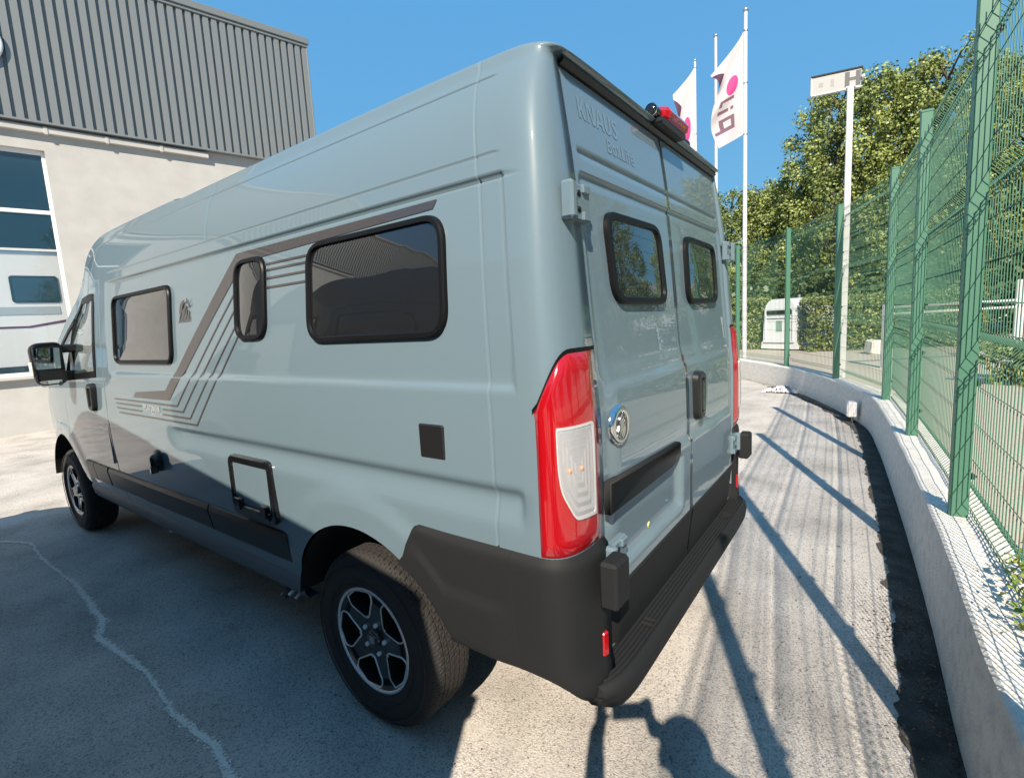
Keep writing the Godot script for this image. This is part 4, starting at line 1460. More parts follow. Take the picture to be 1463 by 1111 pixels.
func fittings(van: Node3D) -> void:
	# charging socket
	var s := begin()
	var o := Vector3(-1.022, 0.9, -2.78)
	lathe(s, [Vector2(0, 0.04), Vector2(0.034, 0.038), Vector2(0.04, 0.03), Vector2(0.042, 0.012), Vector2(0.062, 0.008), Vector2(0.066, 0)], o, Vector3(-1, 0, 0), 28)
	var so := build("socket", s, M.black, van)
	s = begin(false)
	cbox(s, o + Vector3(-0.03, -0.05, 0.0), Vector3(0.02, 0.02, 0.014), 0.005)
	cbox(s, o + Vector3(-0.042, 0.0, 0.0), Vector3(0.004, 0.028, 0.005), 0.002)
	build("socket_lid", s, M.gloss_black, so)
	# service hatch
	var c := [Vector2(-1.475, 1.048), Vector2(-1.87, 1.048), Vector2(-1.87, 0.752), Vector2(-1.475, 0.752)]
	var f := func(p: Vector2, off: float) -> Vector3: return Vector3(-(1.0225 + off), p.y, p.x)
	var p0 := rounded(c, 0.055)
	s = begin()
	ring(s, [onto(p0, f, -0.005), onto(inset(p0, 0.002), f, 0.010), onto(inset(p0, 0.008), f, 0.014), onto(inset(p0, 0.034), f, 0.014), onto(inset(p0, 0.038), f, 0.006)])
	var h := build("service_hatch", s, M.gloss_black, van)
	s = begin()
	fill(s, onto(inset(p0, 0.038), f, 0.006))
	build("hatch_panel", s, M.paint, h)
	s = begin(false)
	cbox(s, Vector3(-1.034, 0.79, -1.67), Vector3(0.010, 0.02, 0.15), 0.005)
	for zz in [-1.79, -1.555]: cbox(s, Vector3(-1.04, 0.815, zz), Vector3(0.012, 0.03, 0.028), 0.006)
	build("hatch_lock", s, M.gloss_black, h)
	# square vent
	s = begin(false)
	cbox(s, Vector3(-1.014, 1.234, -0.481), Vector3(0.014, 0.054, 0.053), 0.004)
	build("vent_cover", s, M.black, van)
	# front door handle
	s = begin()
	var hp := rounded([Vector2(-3.73, 1.335), Vector2(-3.76, 1.135), Vector2(-3.88, 1.135), Vector2(-3.87, 1.335)], 0.05)
	var g := func(p: Vector2, off: float) -> Vector3: return Vector3(-(1.022 + off), p.y, p.x)
	ring(s, [onto(hp, g, -0.008), onto(inset(hp, 0.004), g, 0.022), onto(inset(hp, 0.016), g, 0.03), onto(inset(hp, 0.034), g, 0.028), onto(inset(hp, 0.037), g, 0.006)])
	fill(s, onto(inset(hp, 0.037), g, 0.006))
	build("door_handle", s, M.black, van)
	# fuel flap between cladding and door
	s = begin(false)
	cbox(s, Vector3(-1.016, 0.92, -3.655), Vector3(0.009, 0.14, 0.055), 0.003)
	build("fuel_flap", s, M.paint, van)
	# mirrors
	for q in [-1.0, 1.0]:
		s = begin()
		var mo := rounded([Vector2(-0.1, 0.155), Vector2(0.085, 0.16), Vector2(0.09, -0.15), Vector2(-0.085, -0.155)], [0.07, 0.05, 0.05, 0.06])
		var mf := func(p: Vector2, off: float) -> Vector3: return Vector3(q * (1.15 - p.x), 1.478 + p.y, -4.21 + off)
		ring(s, [onto(inset(mo, 0.012), mf, 0.012), onto(inset(mo, 0.004), mf, 0.014), onto(mo, mf, 0.0), onto(inset(mo, 0.004), mf, -0.05), onto(inset(mo, 0.025), mf, -0.11), onto(inset(mo, 0.06), mf, -0.13)])
		fill(s, onto(inset(mo, 0.06), mf, -0.13))
		fill(s, onto(inset(mo, 0.012), mf, 0.004))
		ring(s, [onto(inset(mo, 0.012), mf, 0.012), onto(inset(mo, 0.012), mf, 0.004)])
		var mir := build("mirror", s, M.black, van)
		for part in [[0.062, 0.085, 0.075], [-0.118, 0.072, 0.022]]:
			var mp := rounded([Vector2(-part[1], part[2]), Vector2(part[1] - 0.012, part[2]), Vector2(part[1] - 0.012, -part[2]), Vector2(-part[1] + 0.008, -part[2])], 0.02)
			var mg := func(p: Vector2, off: float) -> Vector3: return Vector3(q * (1.15 - p.x), 1.478 + p.y + part[0] - 0.02, -4.21 + off + 0.10 * p.x * 0.3)
			s = begin()
			fill(s, onto(mp, mg, 0.0095))
			build("mirror_glass", s, M.mirror, mir)
		s = begin(false)
		cbox(s, Vector3(q * 1.245, 1.45, -4.23), Vector3(0.006, 0.05, 0.03), 0.004)
		build("indicator", s, M.amber_lens, mir)
		s = begin(false)
		cbox(s, Vector3(q * 1.01, 1.585, -4.255), Vector3(0.075, 0.03, 0.035), 0.012)
		cbox(s, Vector3(q * 1.01, 1.385, -4.26), Vector3(0.075, 0.035, 0.035), 0.012)
		cbox(s, Vector3(q * 0.985, 1.48, -4.275), Vector3(0.02, 0.13, 0.04), 0.01)
		build("mirror_arm", s, M.black, mir)
	# roof vent dome, drain valves under the sill
	s = begin()
	lathe(s, [Vector2(0, 0.04), Vector2(0.04, 0.036), Vector2(0.055, 0.02), Vector2(0.06, -0.03)], Vector3(0.47, 2.375, -0.18), Vector3.UP, 24)
	build("roof_vent", s, M.black, van)
	s = begin(false)
	tube(s, PackedVector3Array([Vector3(-0.9, 0.44, -1.70), Vector3(-0.9, 0.34, -1.70), Vector3(-0.93, 0.31, -1.70)]), 0.022, 8)
	tube(s, PackedVector3Array([Vector3(-0.9, 0.44, -1.60), Vector3(-0.9, 0.37, -1.60)]), 0.014, 8)
	build("drain_valve", s, M.black, van)
	s = begin(false)
	tube(s, PackedVector3Array([Vector3(-0.9, 0.39, -1.60), Vector3(-0.955, 0.36, -1.60)]), 0.009, 8)
	tube(s, PackedVector3Array([Vector3(-0.9, 0.385, -1.56), Vector3(-0.95, 0.355, -1.55)]), 0.007, 8)
	build("drain_tap", s, M.silver, van)
	s = begin(false)
	tube(s, PackedVector3Array([Vector3(-0.9, 0.44, -3.05), Vector3(-0.92, 0.36, -3.07)]), 0.013, 8)
	build("vent_pipe", s, M.silver, van)

func front(van: Node3D) -> void:
	var s := begin(false)
	cbox(s, Vector3(0, 0.52, -5.86), Vector3(0.80, 0.2, 0.2), 0.09)
	build("front_bumper", s, M.plastic, van)
	s = begin(false)
	for k in 4: cbox(s, Vector3(0, 0.74 + k * 0.04, -6.028), Vector3(0.42, 0.014, 0.02), 0.006)
	build("grille", s, M.black, van)
	for q in [-1.0, 1.0]:
		s = begin(false)
		cbox(s, Vector3(q * 0.73, 0.98, -5.78), Vector3(0.06, 0.1, 0.2), 0.05, Basis(Vector3.UP, q * 0.4))
		build("headlight", s, M.lens, van)

func wheel(van: Node3D) -> Node3D:
	var w := Node3D.new()
	w.name = "wheel"
	van.add_child(w, true)
	# tyre: outer face at x = 0 looking to -x, tread with sipes and grooves
	var prof := [Vector2(0.212, 0.03), Vector2(0.222, 0.012), Vector2(0.235, 0.002), Vector2(0.27, -0.004), Vector2(0.305, 0.0), Vector2(0.33, 0.008), Vector2(0.345, 0.016), Vector2(0.354, 0.026), Vector2(0.3585, 0.036)]
	for k in 5:
		var c := 0.060 + 0.0265 * k
		prof.append(Vector2(0.3605, c - 0.0165)); prof.append(Vector2(0.361, c - 0.004))
		prof.append(Vector2(0.353, c - 0.0030)); prof.append(Vector2(0.353, c + 0.0012)); prof.append(Vector2(0.361, c + 0.0022))
	prof.append(Vector2(0.3585, 0.19)); prof.append(Vector2(0.345, 0.208)); prof.append(Vector2(0.30, 0.222)); prof.append(Vector2(0.215, 0.2))
	var s := begin()
	var n := 504
	var P := []
	for k in n:
		var line := []
		var ph := k % 7
		for i in prof.size():
			var r: float = prof[i].x
			var shift := int(prof[i].y * 130.0) * 3
			if i > 5 and i < prof.size() - 3 and (k + shift) % 7 == 0 and r > 0.34: r -= 0.0055
			var a := TAU * k / n
			line.append(Vector3(prof[i].y, r * sin(a), r * cos(a)))
		P.append(line)
	for k in n:
		for i in prof.size() - 1:
			var k2 := (k + 1) % n
			s.set_smooth_group(0 if i < 6 else -1)
			quad(s, P[k][i], P[k2][i], P[k2][i + 1], P[k][i + 1])
	# raised rings on the sidewall
	s.set_smooth_group(0)
	for r in [0.25, 0.318]:
		lathe(s, [Vector2(r - 0.004, 0.002), Vector2(r - 0.002, 0.0055), Vector2(r + 0.002, 0.0055), Vector2(r + 0.004, 0.002)], Vector3.ZERO, Vector3(-1, 0, 0), 96)
	build("tyre", s, M.rubber, w)
	# barrel
	s = begin()
	lathe(s, [Vector2(0.222, -0.012), Vector2(0.226, -0.008), Vector2(0.218, -0.014), Vector2(0.208, -0.02), Vector2(0.2, -0.05), Vector2(0.19, -0.13), Vector2(0.0, -0.14)], Vector3.ZERO, Vector3(-1, 0, 0), 96)
	lathe(s, [Vector2(0.14, -0.085), Vector2(0.14, -0.12)], Vector3.ZERO, Vector3(-1, 0, 0), 48)
	lathe(s, [Vector2(0.05, -0.085), Vector2(0.14, -0.085)], Vector3.ZERO, Vector3(-1, 0, 0), 48)
	build("barrel", s, M.rim_black, w)
	# face with five windows
	var wins := []
	for k in 5:
		var c := deg_to_rad(115.0 - 72.0 * k)
		var pl := []
		for v in [[-22.0, 0.198], [0.0, 0.204], [22.0, 0.198], [25.5, 0.168], [5.0, 0.088], [-5.0, 0.088], [-25.5, 0.168]]:
			var a := c + deg_to_rad(v[0])
			pl.append(Vector2(cos(a), sin(a)) * v[1])
		wins.append(rounded(pl, 0.012, 4))
	var face := begin()
	var na := 720
	var nr := 64
	var fx := func(r: float) -> float: return 0.022 + 0.010 * sst(0.16, 0.05, r) - 0.008 * sst(0.19, 0.21, r)
	for k in na:
		var a0 := TAU * k / na
		var a1 := TAU * (k + 1) / na
		for j in nr:
			var r0 := lerpf(0.0, 0.212, j / float(nr))
			var r1 := lerpf(0.0, 0.212, (j + 1) / float(nr))
			if j < 20 and k % 4 != 0: continue
			if j < 20: a1 = TAU * (k + 4) / na
			var m := Vector2(cos((a0 + a1) / 2), sin((a0 + a1) / 2)) * ((r0 + r1) / 2)
			var inside := false
			if m.length() > 0.085:
				for pl in wins:
					if Geometry2D.is_point_in_polygon(m, pl):
						inside = true
						break
			if inside: continue
			var g := func(a: float, r: float) -> Vector3: return Vector3(fx.call(r), r * sin(a), r * cos(a))
			quad(face, g.call(a0, r0), g.call(a1, r0), g.call(a1, r1), g.call(a0, r1))
	build("rim", face, M.rim_black, w)
	var edge := begin()
	var walls: SurfaceTool
	for pl in wins:
		var lo := []
		for d in [[-0.001, 0.0], [-0.0005, -0.003], [-0.0055, -0.003], [-0.0065, 0.0]]:
			var l := PackedVector3Array()
			for p in inset(pl, d[0]): l.append(Vector3(fx.call(p.length()) + d[1], p.y, p.x))
			lo.append(l)
		ring(edge, lo)
		var wl := []
		for d in [[-0.001, -0.001], [0.006, 0.05]]:
			var l := PackedVector3Array()
			for p in inset(pl, d[0]): l.append(Vector3(fx.call(p.length()) + d[1], p.y, p.x))
			wl.append(l)
		walls = begin()
		ring(walls, wl)
		build("spoke_side", walls, M.rim_black, w)
	lathe(edge, [Vector2(0.206, -0.0145), Vector2(0.208, -0.010), Vector2(0.216, -0.009), Vector2(0.218, -0.012)], Vector3.ZERO, Vector3(-1, 0, 0), 96)
	build("bright_edge", edge, M.silver, w)
	pass
	s = begin()
	lathe(s, [Vector2(0, -0.016), Vector2(0.03, -0.016), Vector2(0.034, -0.02), Vector2(0.036, -0.034)], Vector3.ZERO, Vector3(-1, 0, 0), 32)
	var cap := build("hub_cap", s, M.rim_black, w)
	s = begin(false)
	prism(s, PackedVector2Array([Vector2(-0.014, -0.014), Vector2(0.014, -0.014), Vector2(0.014, 0.014), Vector2(-0.014, 0.014)]), Vector3(0.0155, 0, 0), Vector3(0, 0, 1), Vector3(0, 1, 0), Vector3(-0.001, 0, 0))
	build("hub_emblem", s, M.alu, cap)
	for k in 5:
		var a := deg_to_rad(115.0 + 36.0 - 72.0 * k)
		s = begin()
		lathe(s, [Vector2(0, -0.019), Vector2(0.0075, -0.019), Vector2(0.009, -0.022), Vector2(0.009, -0.036)], Vector3(0, 0.062 * sin(a), 0.062 * cos(a)), Vector3(-1, 0, 0), 6)
		build("wheel_bolt", s, M.silver, w)
	return w

func neighbour(van: Node3D) -> void:
	var n: Node3D = van.duplicate()
	n.name = numbered("campervan")
	add_child(n)
	tag(n, "dark grey panel van camper parked alongside, left of the grey blue one", "campervan")
	for c in n.get_children():
		var nm := String(c.name)
		if nm.begins_with("thin_stripe") or nm.begins_with("wide_stripe") or nm.begins_with("lettering") or nm.begins_with("swallow"):
			n.remove_child(c)
			c.free()
			continue
		repaint(c)
	n.rotation.y = -deg_to_rad(7.5)
	n.position = Vector3(-3.70, 0, 0.19)

func repaint(o: Node) -> void:
	if o is MeshInstance3D and o.material_override == M.paint: o.material_override = M.dark_paint
	for c in o.get_children(): repaint(c)

# ------------------------------------------------------------------ poles, flags and sign
func flag_mat() -> StandardMaterial3D:
	# white cloth with a printed word running up it, seen from behind
	var w := 200
	var h := 580
	var im := Image.create(w, h, false, Image.FORMAT_RGB8)
	im.fill(Color(0.93, 0.91, 0.92))
	var mauve := Color(0.56, 0.42, 0.5)
	var pink := Color(0.9, 0.28, 0.6)
	for y in range(40, 190):
		for x in range(0, 60):
			if x < 60 - absf(y - 110) * 0.8: im.set_pixel(x, y, Color(0.36, 0.2, 0.32))
	for y in h:
		for x in w:
			var d := Vector2(x - 110, (y - 245) * 0.72).length()
			if d < 46: im.set_pixel(x, y, pink)
	# letters turned a quarter: l, i, p (top to bottom)
	im.fill_rect(Rect2i(40, 318, 96, 20), mauve)
	im.fill_rect(Rect2i(40, 338, 20, 22), mauve)
	im.fill_rect(Rect2i(40, 380, 66, 20), mauve)
	im.fill_rect(Rect2i(118, 380, 18, 20), mauve)
	im.fill_rect(Rect2i(52, 432, 88, 78), mauve)
	im.fill_rect(Rect2i(76, 452, 42, 38), Color(0.93, 0.91, 0.92))
	im.fill_rect(Rect2i(14, 492, 126, 20), mauve)
	var m := mat(Color(0.74, 0.73, 0.74), 0.8)
	m.albedo_texture = ImageTexture.create_from_image(im)
	m.backlight_enabled = true
	m.backlight = Color(0.15, 0.15, 0.15)
	return m

func poles() -> void:
	var fm := flag_mat()
	var data := [
		[Vector3(13.16, 0, -2.44), 9.2, "white flagpole nearest the fence, a pink and white banner on it", "white banner with a pink spot on the nearest flagpole", 8.75, 6.2, 0.78],
		[Vector3(17.46, 0, -4.26), 10.9, "white flagpole in the middle, seen just left of the pink spotted banner", "", 0, 0, 0],
		[Vector3(21.70, 0, -6.18), 12.25, "farthest white flagpole, rising behind the roof of the grey blue camper", "white banner on the farthest flagpole behind the camper roof", 12.0, 6.6, 0.85]]
	for d in data:
		var p := thing("flagpole", d[2], "flagpole", d[0], "flagpoles beyond the fence")
		var s := begin()
		lathe(s, [Vector2(0.062, 0), Vector2(0.045, d[1])], Vector3.ZERO, Vector3.UP, 16)
		build("mast", s, M.white_pole, p)
		s = begin()
		lathe(s, [Vector2(0.05, 0), Vector2(0.075, 0.03), Vector2(0.07, 0.07), Vector2(0.0, 0.1)], Vector3(0, d[1], 0), Vector3.UP, 16)
		build("finial", s, M.alu, p)
		s = begin()
		lathe(s, [Vector2(0.2, 0.0), Vector2(0.2, 0.03), Vector2(0.07, 0.06)], Vector3.ZERO, Vector3.UP, 16)
		build("foot", s, M.alu, p)
		if d[3] == "": continue
		var f := thing("flag", d[3], "flag", d[0])
		var L := Vector3(-0.594, 0, -0.80)
		var back := Vector3(0.80, 0, -0.594)
		s = begin()
		var nu := 16
		var nv := 44
		var g := func(i: int, j: int) -> Array:
			var u := i / float(nu)
			var v := j / float(nv)
			var top: float = d[4] - 0.95 * pow(u, 0.8) * (1.0 - v)
			var y := lerpf(top, d[5] - 0.3 * u, v)
			var wv := 0.10 * sin(v * 7.0 + u * 3.0) * u + 0.06 * sin(v * 15.0 - u * 5.0) * u
			return [L * (0.05 + d[6] * u * (0.9 + 0.1 * cos(v * 9.0))) + back * (wv + 0.15 * u) + Vector3.UP * y, Vector2(1.0 - u, v)]
		for i in nu:
			for j in nv:
				for k in [[0, 0], [1, 0], [1, 1], [0, 0], [1, 1], [0, 1]]:
					var q = g.call(i + k[0], j + k[1])
					s.set_uv(q[1]); s.add_vertex(q[0])
		build("cloth", s, fm, f)
		for y in [d[4], (d[4] + d[5]) / 2, d[5]]:
			s = begin()
			lathe(s, [Vector2(0.056, -0.02), Vector2(0.062, 0), Vector2(0.056, 0.02)], Vector3(0, y, 0), Vector3.UP, 12)
			build("flag_ring", s, M.alu, f)
	# square pole with the small hanging sign
	var p := thing("sign_pole", "tall slim white pole behind the fence carrying a small grey sign panel", "sign", Vector3(7.45, 0, 0.165))
	var s := begin(false)
	cbox(s, Vector3(0, 2.393, 0), Vector3(0.042, 2.393, 0.042), 0.012)
	build("pole", s, M.white_pole, p)
	var ex := Vector3(-0.21, 0, -0.978)
	var nz := ex.cross(Vector3.UP)
	var bs := Basis(ex, Vector3.UP, nz)
	s = begin(false)
	cbox(s, Vector3(0.02, 4.775, 0.0), Vector3(0.05, 0.012, 0.06), 0.004)
	cbox(s, Vector3(0.16, 4.93, 0.14), Vector3(0.02, 0.02, 0.05), 0.004, bs)
	build("bracket", s, M.white_pole, p)
	var c := Vector3(0.17, 4.93, 0.12) + ex * 0.32
	s = begin(false)
	cbox(s, c, Vector3(0.32, 0.125, 0.022), 0.003, bs)
	var panel := build("sign_panel", s, mat(lin(0.3, 0.3, 0.3), 0.5), p)
	s = begin(false)
	cbox(s, c + Vector3.UP * 0.135, Vector3(0.335, 0.014, 0.032), 0.004, bs)
	build("top_rail", s, M.seal, panel)
	s = begin(false)
	cbox(s, c - Vector3.UP * 0.131, Vector3(0.335, 0.010, 0.028), 0.004, bs)
	cbox(s, c + ex * 0.327, Vector3(0.010, 0.13, 0.028), 0.004, bs)
	build("frame", s, M.white_pole, panel)
	var gm := mat(lin(0.05, 0.05, 0.055), 0.5)
	for q in [-1.0, 1.0]:
		s = begin(false)
		var o: Vector3 = c + nz * q * 0.0235
		for xx in [-0.28, -0.14]: cbox(s, o + ex * xx, Vector3(0.03, 0.105, 0.0015), 0.0005, bs)
		cbox(s, o + ex * -0.21, Vector3(0.04, 0.022, 0.0015), 0.0005, bs)
		build("letter", s, gm, panel)
		s = begin(false)
		cbox(s, o + ex * 0.05, Vector3(0.02, 0.05, 0.001), 0.0004, bs)
		cbox(s, o + ex * 0.2, Vector3(0.03, 0.03, 0.001), 0.0004, bs)
		build("faint_print", s, mat(lin(0.22, 0.22, 0.23), 0.5), panel)

# ------------------------------------------------------------------ trees and plants
func leaves_mesh(spots: Array, per: int, size: float, light: Color, dark: Color, seed_: int) -> ArrayMesh:
	# spots: [centre, radius, squash]; leaf faces spread through each clump, thicker towards its skin
	var r := RandomNumberGenerator.new()
	r.seed = seed_
	var V := PackedVector3Array()
	var N := PackedVector3Array()
	var C := PackedColorArray()
	var I := PackedInt32Array()
	for sp in spots:
		var c: Vector3 = sp[0]
		var rad: float = sp[1]
		var tone := r.randf()
		var cnt := int(per * rad * rad)
		for k in cnt:
			var d := Vector3(r.randfn(), r.randfn(), r.randfn()).normalized()
			var p := c + d * rad * pow(r.randf(), 0.4) * (0.8 + 0.35 * r.randf())
			var n := (d + Vector3(r.randfn(), r.randfn() + 0.5, r.randfn()) * 0.55).normalized()
			var t := n.cross(Vector3(r.randfn(), r.randfn(), r.randfn())).normalized()
			var b := n.cross(t)
			var l := size * (0.6 + 0.8 * r.randf())
			var w := l * 0.42
			var col := dark.lerp(light, clampf(tone * 0.75 + r.randf() * 0.4 - 0.05, 0, 1))
			var i0 := V.size()
			V.append(p - t * l * 0.5); V.append(p + b * w + n * w * 0.3); V.append(p + t * l * 0.5); V.append(p - b * w + n * w * 0.3)
			for q in 4:
				N.append(n); C.append(col)
			I.append(i0); I.append(i0 + 1); I.append(i0 + 2); I.append(i0); I.append(i0 + 2); I.append(i0 + 3)
	var a := []
	a.resize(Mesh.ARRAY_MAX)
	a[Mesh.ARRAY_VERTEX] = V
	a[Mesh.ARRAY_NORMAL] = N
	a[Mesh.ARRAY_COLOR] = C
	a[Mesh.ARRAY_INDEX] = I
	var m := ArrayMesh.new()
	m.add_surface_from_arrays(Mesh.PRIMITIVE_TRIANGLES, a)
	return m

func tree_parts(h: float, rad: float, low: float, clumps: int, per: int, size: float, light: Color, dark: Color, seed_: int) -> Array:
	var r := RandomNumberGenerator.new()
	r.seed = seed_
	var trunk := begin()
	var limbs := begin()
	var pts := PackedVector3Array()
	for k in 8: pts.append(Vector3(r.randfn() * 0.05 * k * 0.3, h * 0.86 * k / 7.0, r.randfn() * 0.05 * k * 0.3))
	tube(trunk, pts, 0.024 * h, 9, true, 0.02)
	var spots := []
	for k in clumps:
		var t := (k + r.randf()) / clumps
		var y := lerpf(low, h * 0.97, t)
		var env := rad * (0.55 + 0.6 * sin(pow(t, 0.75) * PI * 0.86 + 0.25)) * (1.05 - 0.3 * t)
		var a := k * 2.4 + r.randf() * 0.8
		var q := env * sqrt(0.12 + 0.88 * r.randf())
		var c := Vector3(cos(a) * q, y, sin(a) * q)
		var cr := rad * (0.15 + 0.22 * r.randf() * r.randf()) * (1.15 - 0.4 * t)
		spots.append([c, cr])
		if k % 2 == 0: tube(limbs, PackedVector3Array([Vector3(0, maxf(y - q * 0.9, h * 0.12), 0), c * Vector3(0.5, 1, 0.5) - Vector3(0, q * 0.25, 0), c]), 0.05, 5, false, 0.012)
	return [fin(trunk), fin(limbs), leaves_mesh(spots, per, size, light, dark, seed_ + 1)]

func tree(parts: Array, called: String, label: String, cat: String, at: Vector3, sc: Vector3, turn: float, group := "") -> Node3D:
	var t := thing(called, label, cat, at, group)
	t.rotation.y = turn
	t.scale = sc
	obj("trunk", parts[0], M.bark, t)
	obj("limbs", parts[1], M.bark, t)
	obj("crown", parts[2], M.leaf, t)
	return t

func greenery() -> void:
	var li := Color(0.32, 0.36, 0.10)
	var da := Color(0.075, 0.115, 0.03)
	var tall := []
	for k in 3: tall.append(tree_parts(12.5, 2.9, 1.6, 125, 620, 0.125, li, da, 100 + k * 10))
	var lowt := []
	for k in 2: lowt.append(tree_parts(8.6, 2.7, 0.9, 95, 620, 0.12, Color(0.28, 0.32, 0.09), Color(0.08, 0.12, 0.03), 200 + k * 10))
	var words := ["directly right of the nearest flagpole", "midway between the flagpole and the sign pole", "at the foot of the tall trees, left of the sign", "left of the sign pole"]
	var n := 0
	for d in [[30.3, -6.6, 8.8, 0], [31.0, -5.0, 8.4, 1], [32.0, -3.9, 9.2, 0], [30.6, -2.7, 9.7, 1]]:
		tree(lowt[d[3]], "leafy tree".replace(" ", "_"), "lower yellow green tree " + words[n], "tree", Vector3(d[0], 0, d[1]), Vector3.ONE * (d[2] / 8.6), n * 1.7, "lower trees beyond the fence")
		n += 1
	n = 0
	var w2 := ["straight behind the small hanging sign", "just right of the sign pole", "second to the right of the sign pole", "seen above the middle of the fence", "behind the nearest green fence post", "seen through the mesh right of the nearest post", "at the right edge of the photo", "outside the right edge", "outside the frame beyond the right edge"]
	for d in [[28.9, -1.3, 12.6], [29.9, -0.1, 12.9], [30.8, 1.4, 13.2], [30.4, 2.8, 13.3], [31.4, 4.2, 12.6], [31.0, 5.7, 12.3], [31.9, 7.4, 12.0]]:
		tree(tall[n % 3], "tall_tree", "tall yellow green tree " + w2[n], "tree", Vector3(d[0], 0, d[1]), Vector3(1, 1, 1) * (d[2] / 12.6), n * 2.1 + 0.4, "tall trees beyond the fence")
		n += 1
	# trees behind the camera that the rear windows mirror
	n = 0
	for d in [[21.0, 10.2, 11.0], [9.0, 13.5, 12.0], [4.0, 15.0, 11.0], [18.5, 14.5, 12.0], [-3.0, 17.0, 12.0], [-12, 18, 11.5]]:
		tree(tall[n % 3], "roadside_tree", ["first", "second", "third", "fourth", "fifth", "sixth"][n] + " roadside tree from the right in the row behind the camera", "tree", Vector3(d[0], 0, d[1]), Vector3.ONE * (d[2] / 12.6), n * 1.3, "trees behind the camera")
		n += 1
	# dark shrubs that fill the foot of the trees
	var sp := []
	for k in 26:
		var a := k * 2.4
		sp.append([Vector3(cos(a) * 1.3 * sqrt(rng.randf()), 0.4 + 2.4 * rng.randf(), sin(a) * 1.3), 0.55 + 0.3 * rng.randf()])
	var shrub := leaves_mesh(sp, 220, 0.17, Color(0.09, 0.13, 0.035), Color(0.025, 0.05, 0.014), 300)
	for k in 9:
		var o := thing("shrub", ["dark shrub at the left end of the row under the lower trees", "dark shrub second from the left under the lower trees", "dark shrub behind the recycling container", "dark shrub left of the sign pole under the trees", "dark shrub just right of the sign pole under the trees", "dark shrub seen through the far mesh panel", "dark shrub behind the middle fence posts", "dark shrub seen right of the nearest post", "dark shrub at the right edge under the tall trees"][k], "shrub", Vector3(25.8 + 0.25 * k, 0, -6.2 + k * 1.75), "shrubs under the trees")
		o.rotation.y = k * 1.9
		o.scale = Vector3(1.25, 1.0 + 0.25 * sin(k * 2.3), 1.25)
		obj("foliage", shrub, M.leaf, o)
	hedge("clipped_hedge", "clipped green hedge left of the recycling container, beside the flagpole", Vector3(18.9, 0, -5.2), Vector3(20.25, 0, -2.95), 1.98, 0.9, 0.0)
	hedge("clipped_hedge", "clipped green hedge right of the recycling container, behind the sign pole", Vector3(18.35, 0, -1.45), Vector3(20.6, 0, 3.3), 1.86, 1.0, 0.0)
	hedge("low_hedge", "low bright green planting strip behind the fence at the right edge", Vector3(10.6, 0, 2.4), Vector3(9.2, 0, 5.5), 0.74, 1.0, 0.06)
	# weeds growing through the mesh on the wall
	var ws := []
	for k in 9: ws.append([Vector3(0.09 * (k - 4) + 0.03 * rng.randfn(), 0.05 + 0.10 * rng.randf(), 0.03 * rng.randfn()), 0.06 + 0.02 * rng.randf()])
	var wm := leaves_mesh(ws, 5000, 0.026, Color(0.30, 0.34, 0.08), Color(0.12, 0.18, 0.03), 330)
	var wd := thing("weeds", "bright green weeds growing through the mesh on top of the wall", "weed", Vector3(0.35, 0.42, 1.13))
	obj("foliage", wm, M.leaf, wd)

func hedge(called: String, label: String, a: Vector3, b: Vector3, h: float, w: float, low: float) -> void:
	var t := thing(called, label, "hedge", a)
	var d := b - a
	var L := d.length()
	d = d.normalized()
	var n := Vector3(-d.z, 0, d.x)
	var r := RandomNumberGenerator.new()
	r.seed = hash(label)
	var sp := []
	var step := 0.22
	for i in int(L / step) + 1:
		for j in int(h / step) + 1:
			for k in [-1.0, 1.0]:
				sp.append([d * minf(i * step, L) + n * k * (w / 2 - 0.12) + Vector3.UP * minf(0.12 + j * step, h - 0.12) + Vector3(r.randfn(), r.randfn(), r.randfn()) * 0.045, 0.17])
		for k in int(w / step):
			sp.append([d * minf(i * step, L) + n * (-w / 2 + 0.1 + k * step) + Vector3.UP * (h - 0.11) + Vector3(r.randfn(), r.randfn() * 0.6, r.randfn()) * 0.045, 0.17])
	obj("foliage", leaves_mesh(sp, 1500, 0.075, Color(0.26, 0.29, 0.09), Color(0.09, 0.13, 0.035), hash(label) % 1000), M.leaf, t)
	var s := begin(false)
	for i in int(L / 0.5):
		tube(s, PackedVector3Array([d * (0.2 + i * 0.5), d * (0.25 + i * 0.5) + Vector3.UP * h * 0.8]), 0.025, 5)
	build("stems", s, M.bark, t)

func crack_strip(s: SurfaceTool, pts: Array, w: float, sd: int) -> void:
	var r := RandomNumberGenerator.new()
	r.seed = sd
	var line := PackedVector3Array()
	for i in pts.size() - 1:
		var m := maxi(2, int(pts[i].distance_to(pts[i + 1]) / 0.02))
		for k in m:
			var p: Vector2 = pts[i].lerp(pts[i + 1], k / float(m))
			line.append(Vector3(p.x + r.randfn() * 0.003, 0.0045, p.y))
	# many small grains of dust along the line
	for j in line.size():
		var p := line[j]
		var vary := 0.35 + 0.9 * absf(sin(j * 0.031) * cos(j * 0.013 + 0.7)) + 0.25 * absf(sin(j * 0.21))
		for k in int(30 * vary):
			var q := p + Vector3(r.randfn() * w * vary, 0, r.randfn() * w * vary * 1.2)
			var e := 0.0022 + 0.004 * r.randf()
			var a := r.randf() * TAU
			var u := Vector3(cos(a), 0, sin(a)) * e
			var v := Vector3(-sin(a), 0, cos(a)) * e * (0.5 + r.randf())
			q.y = 0.0035 + 0.001 * r.randf()
			tri(s, q + u, q - u + v, q - u - v)

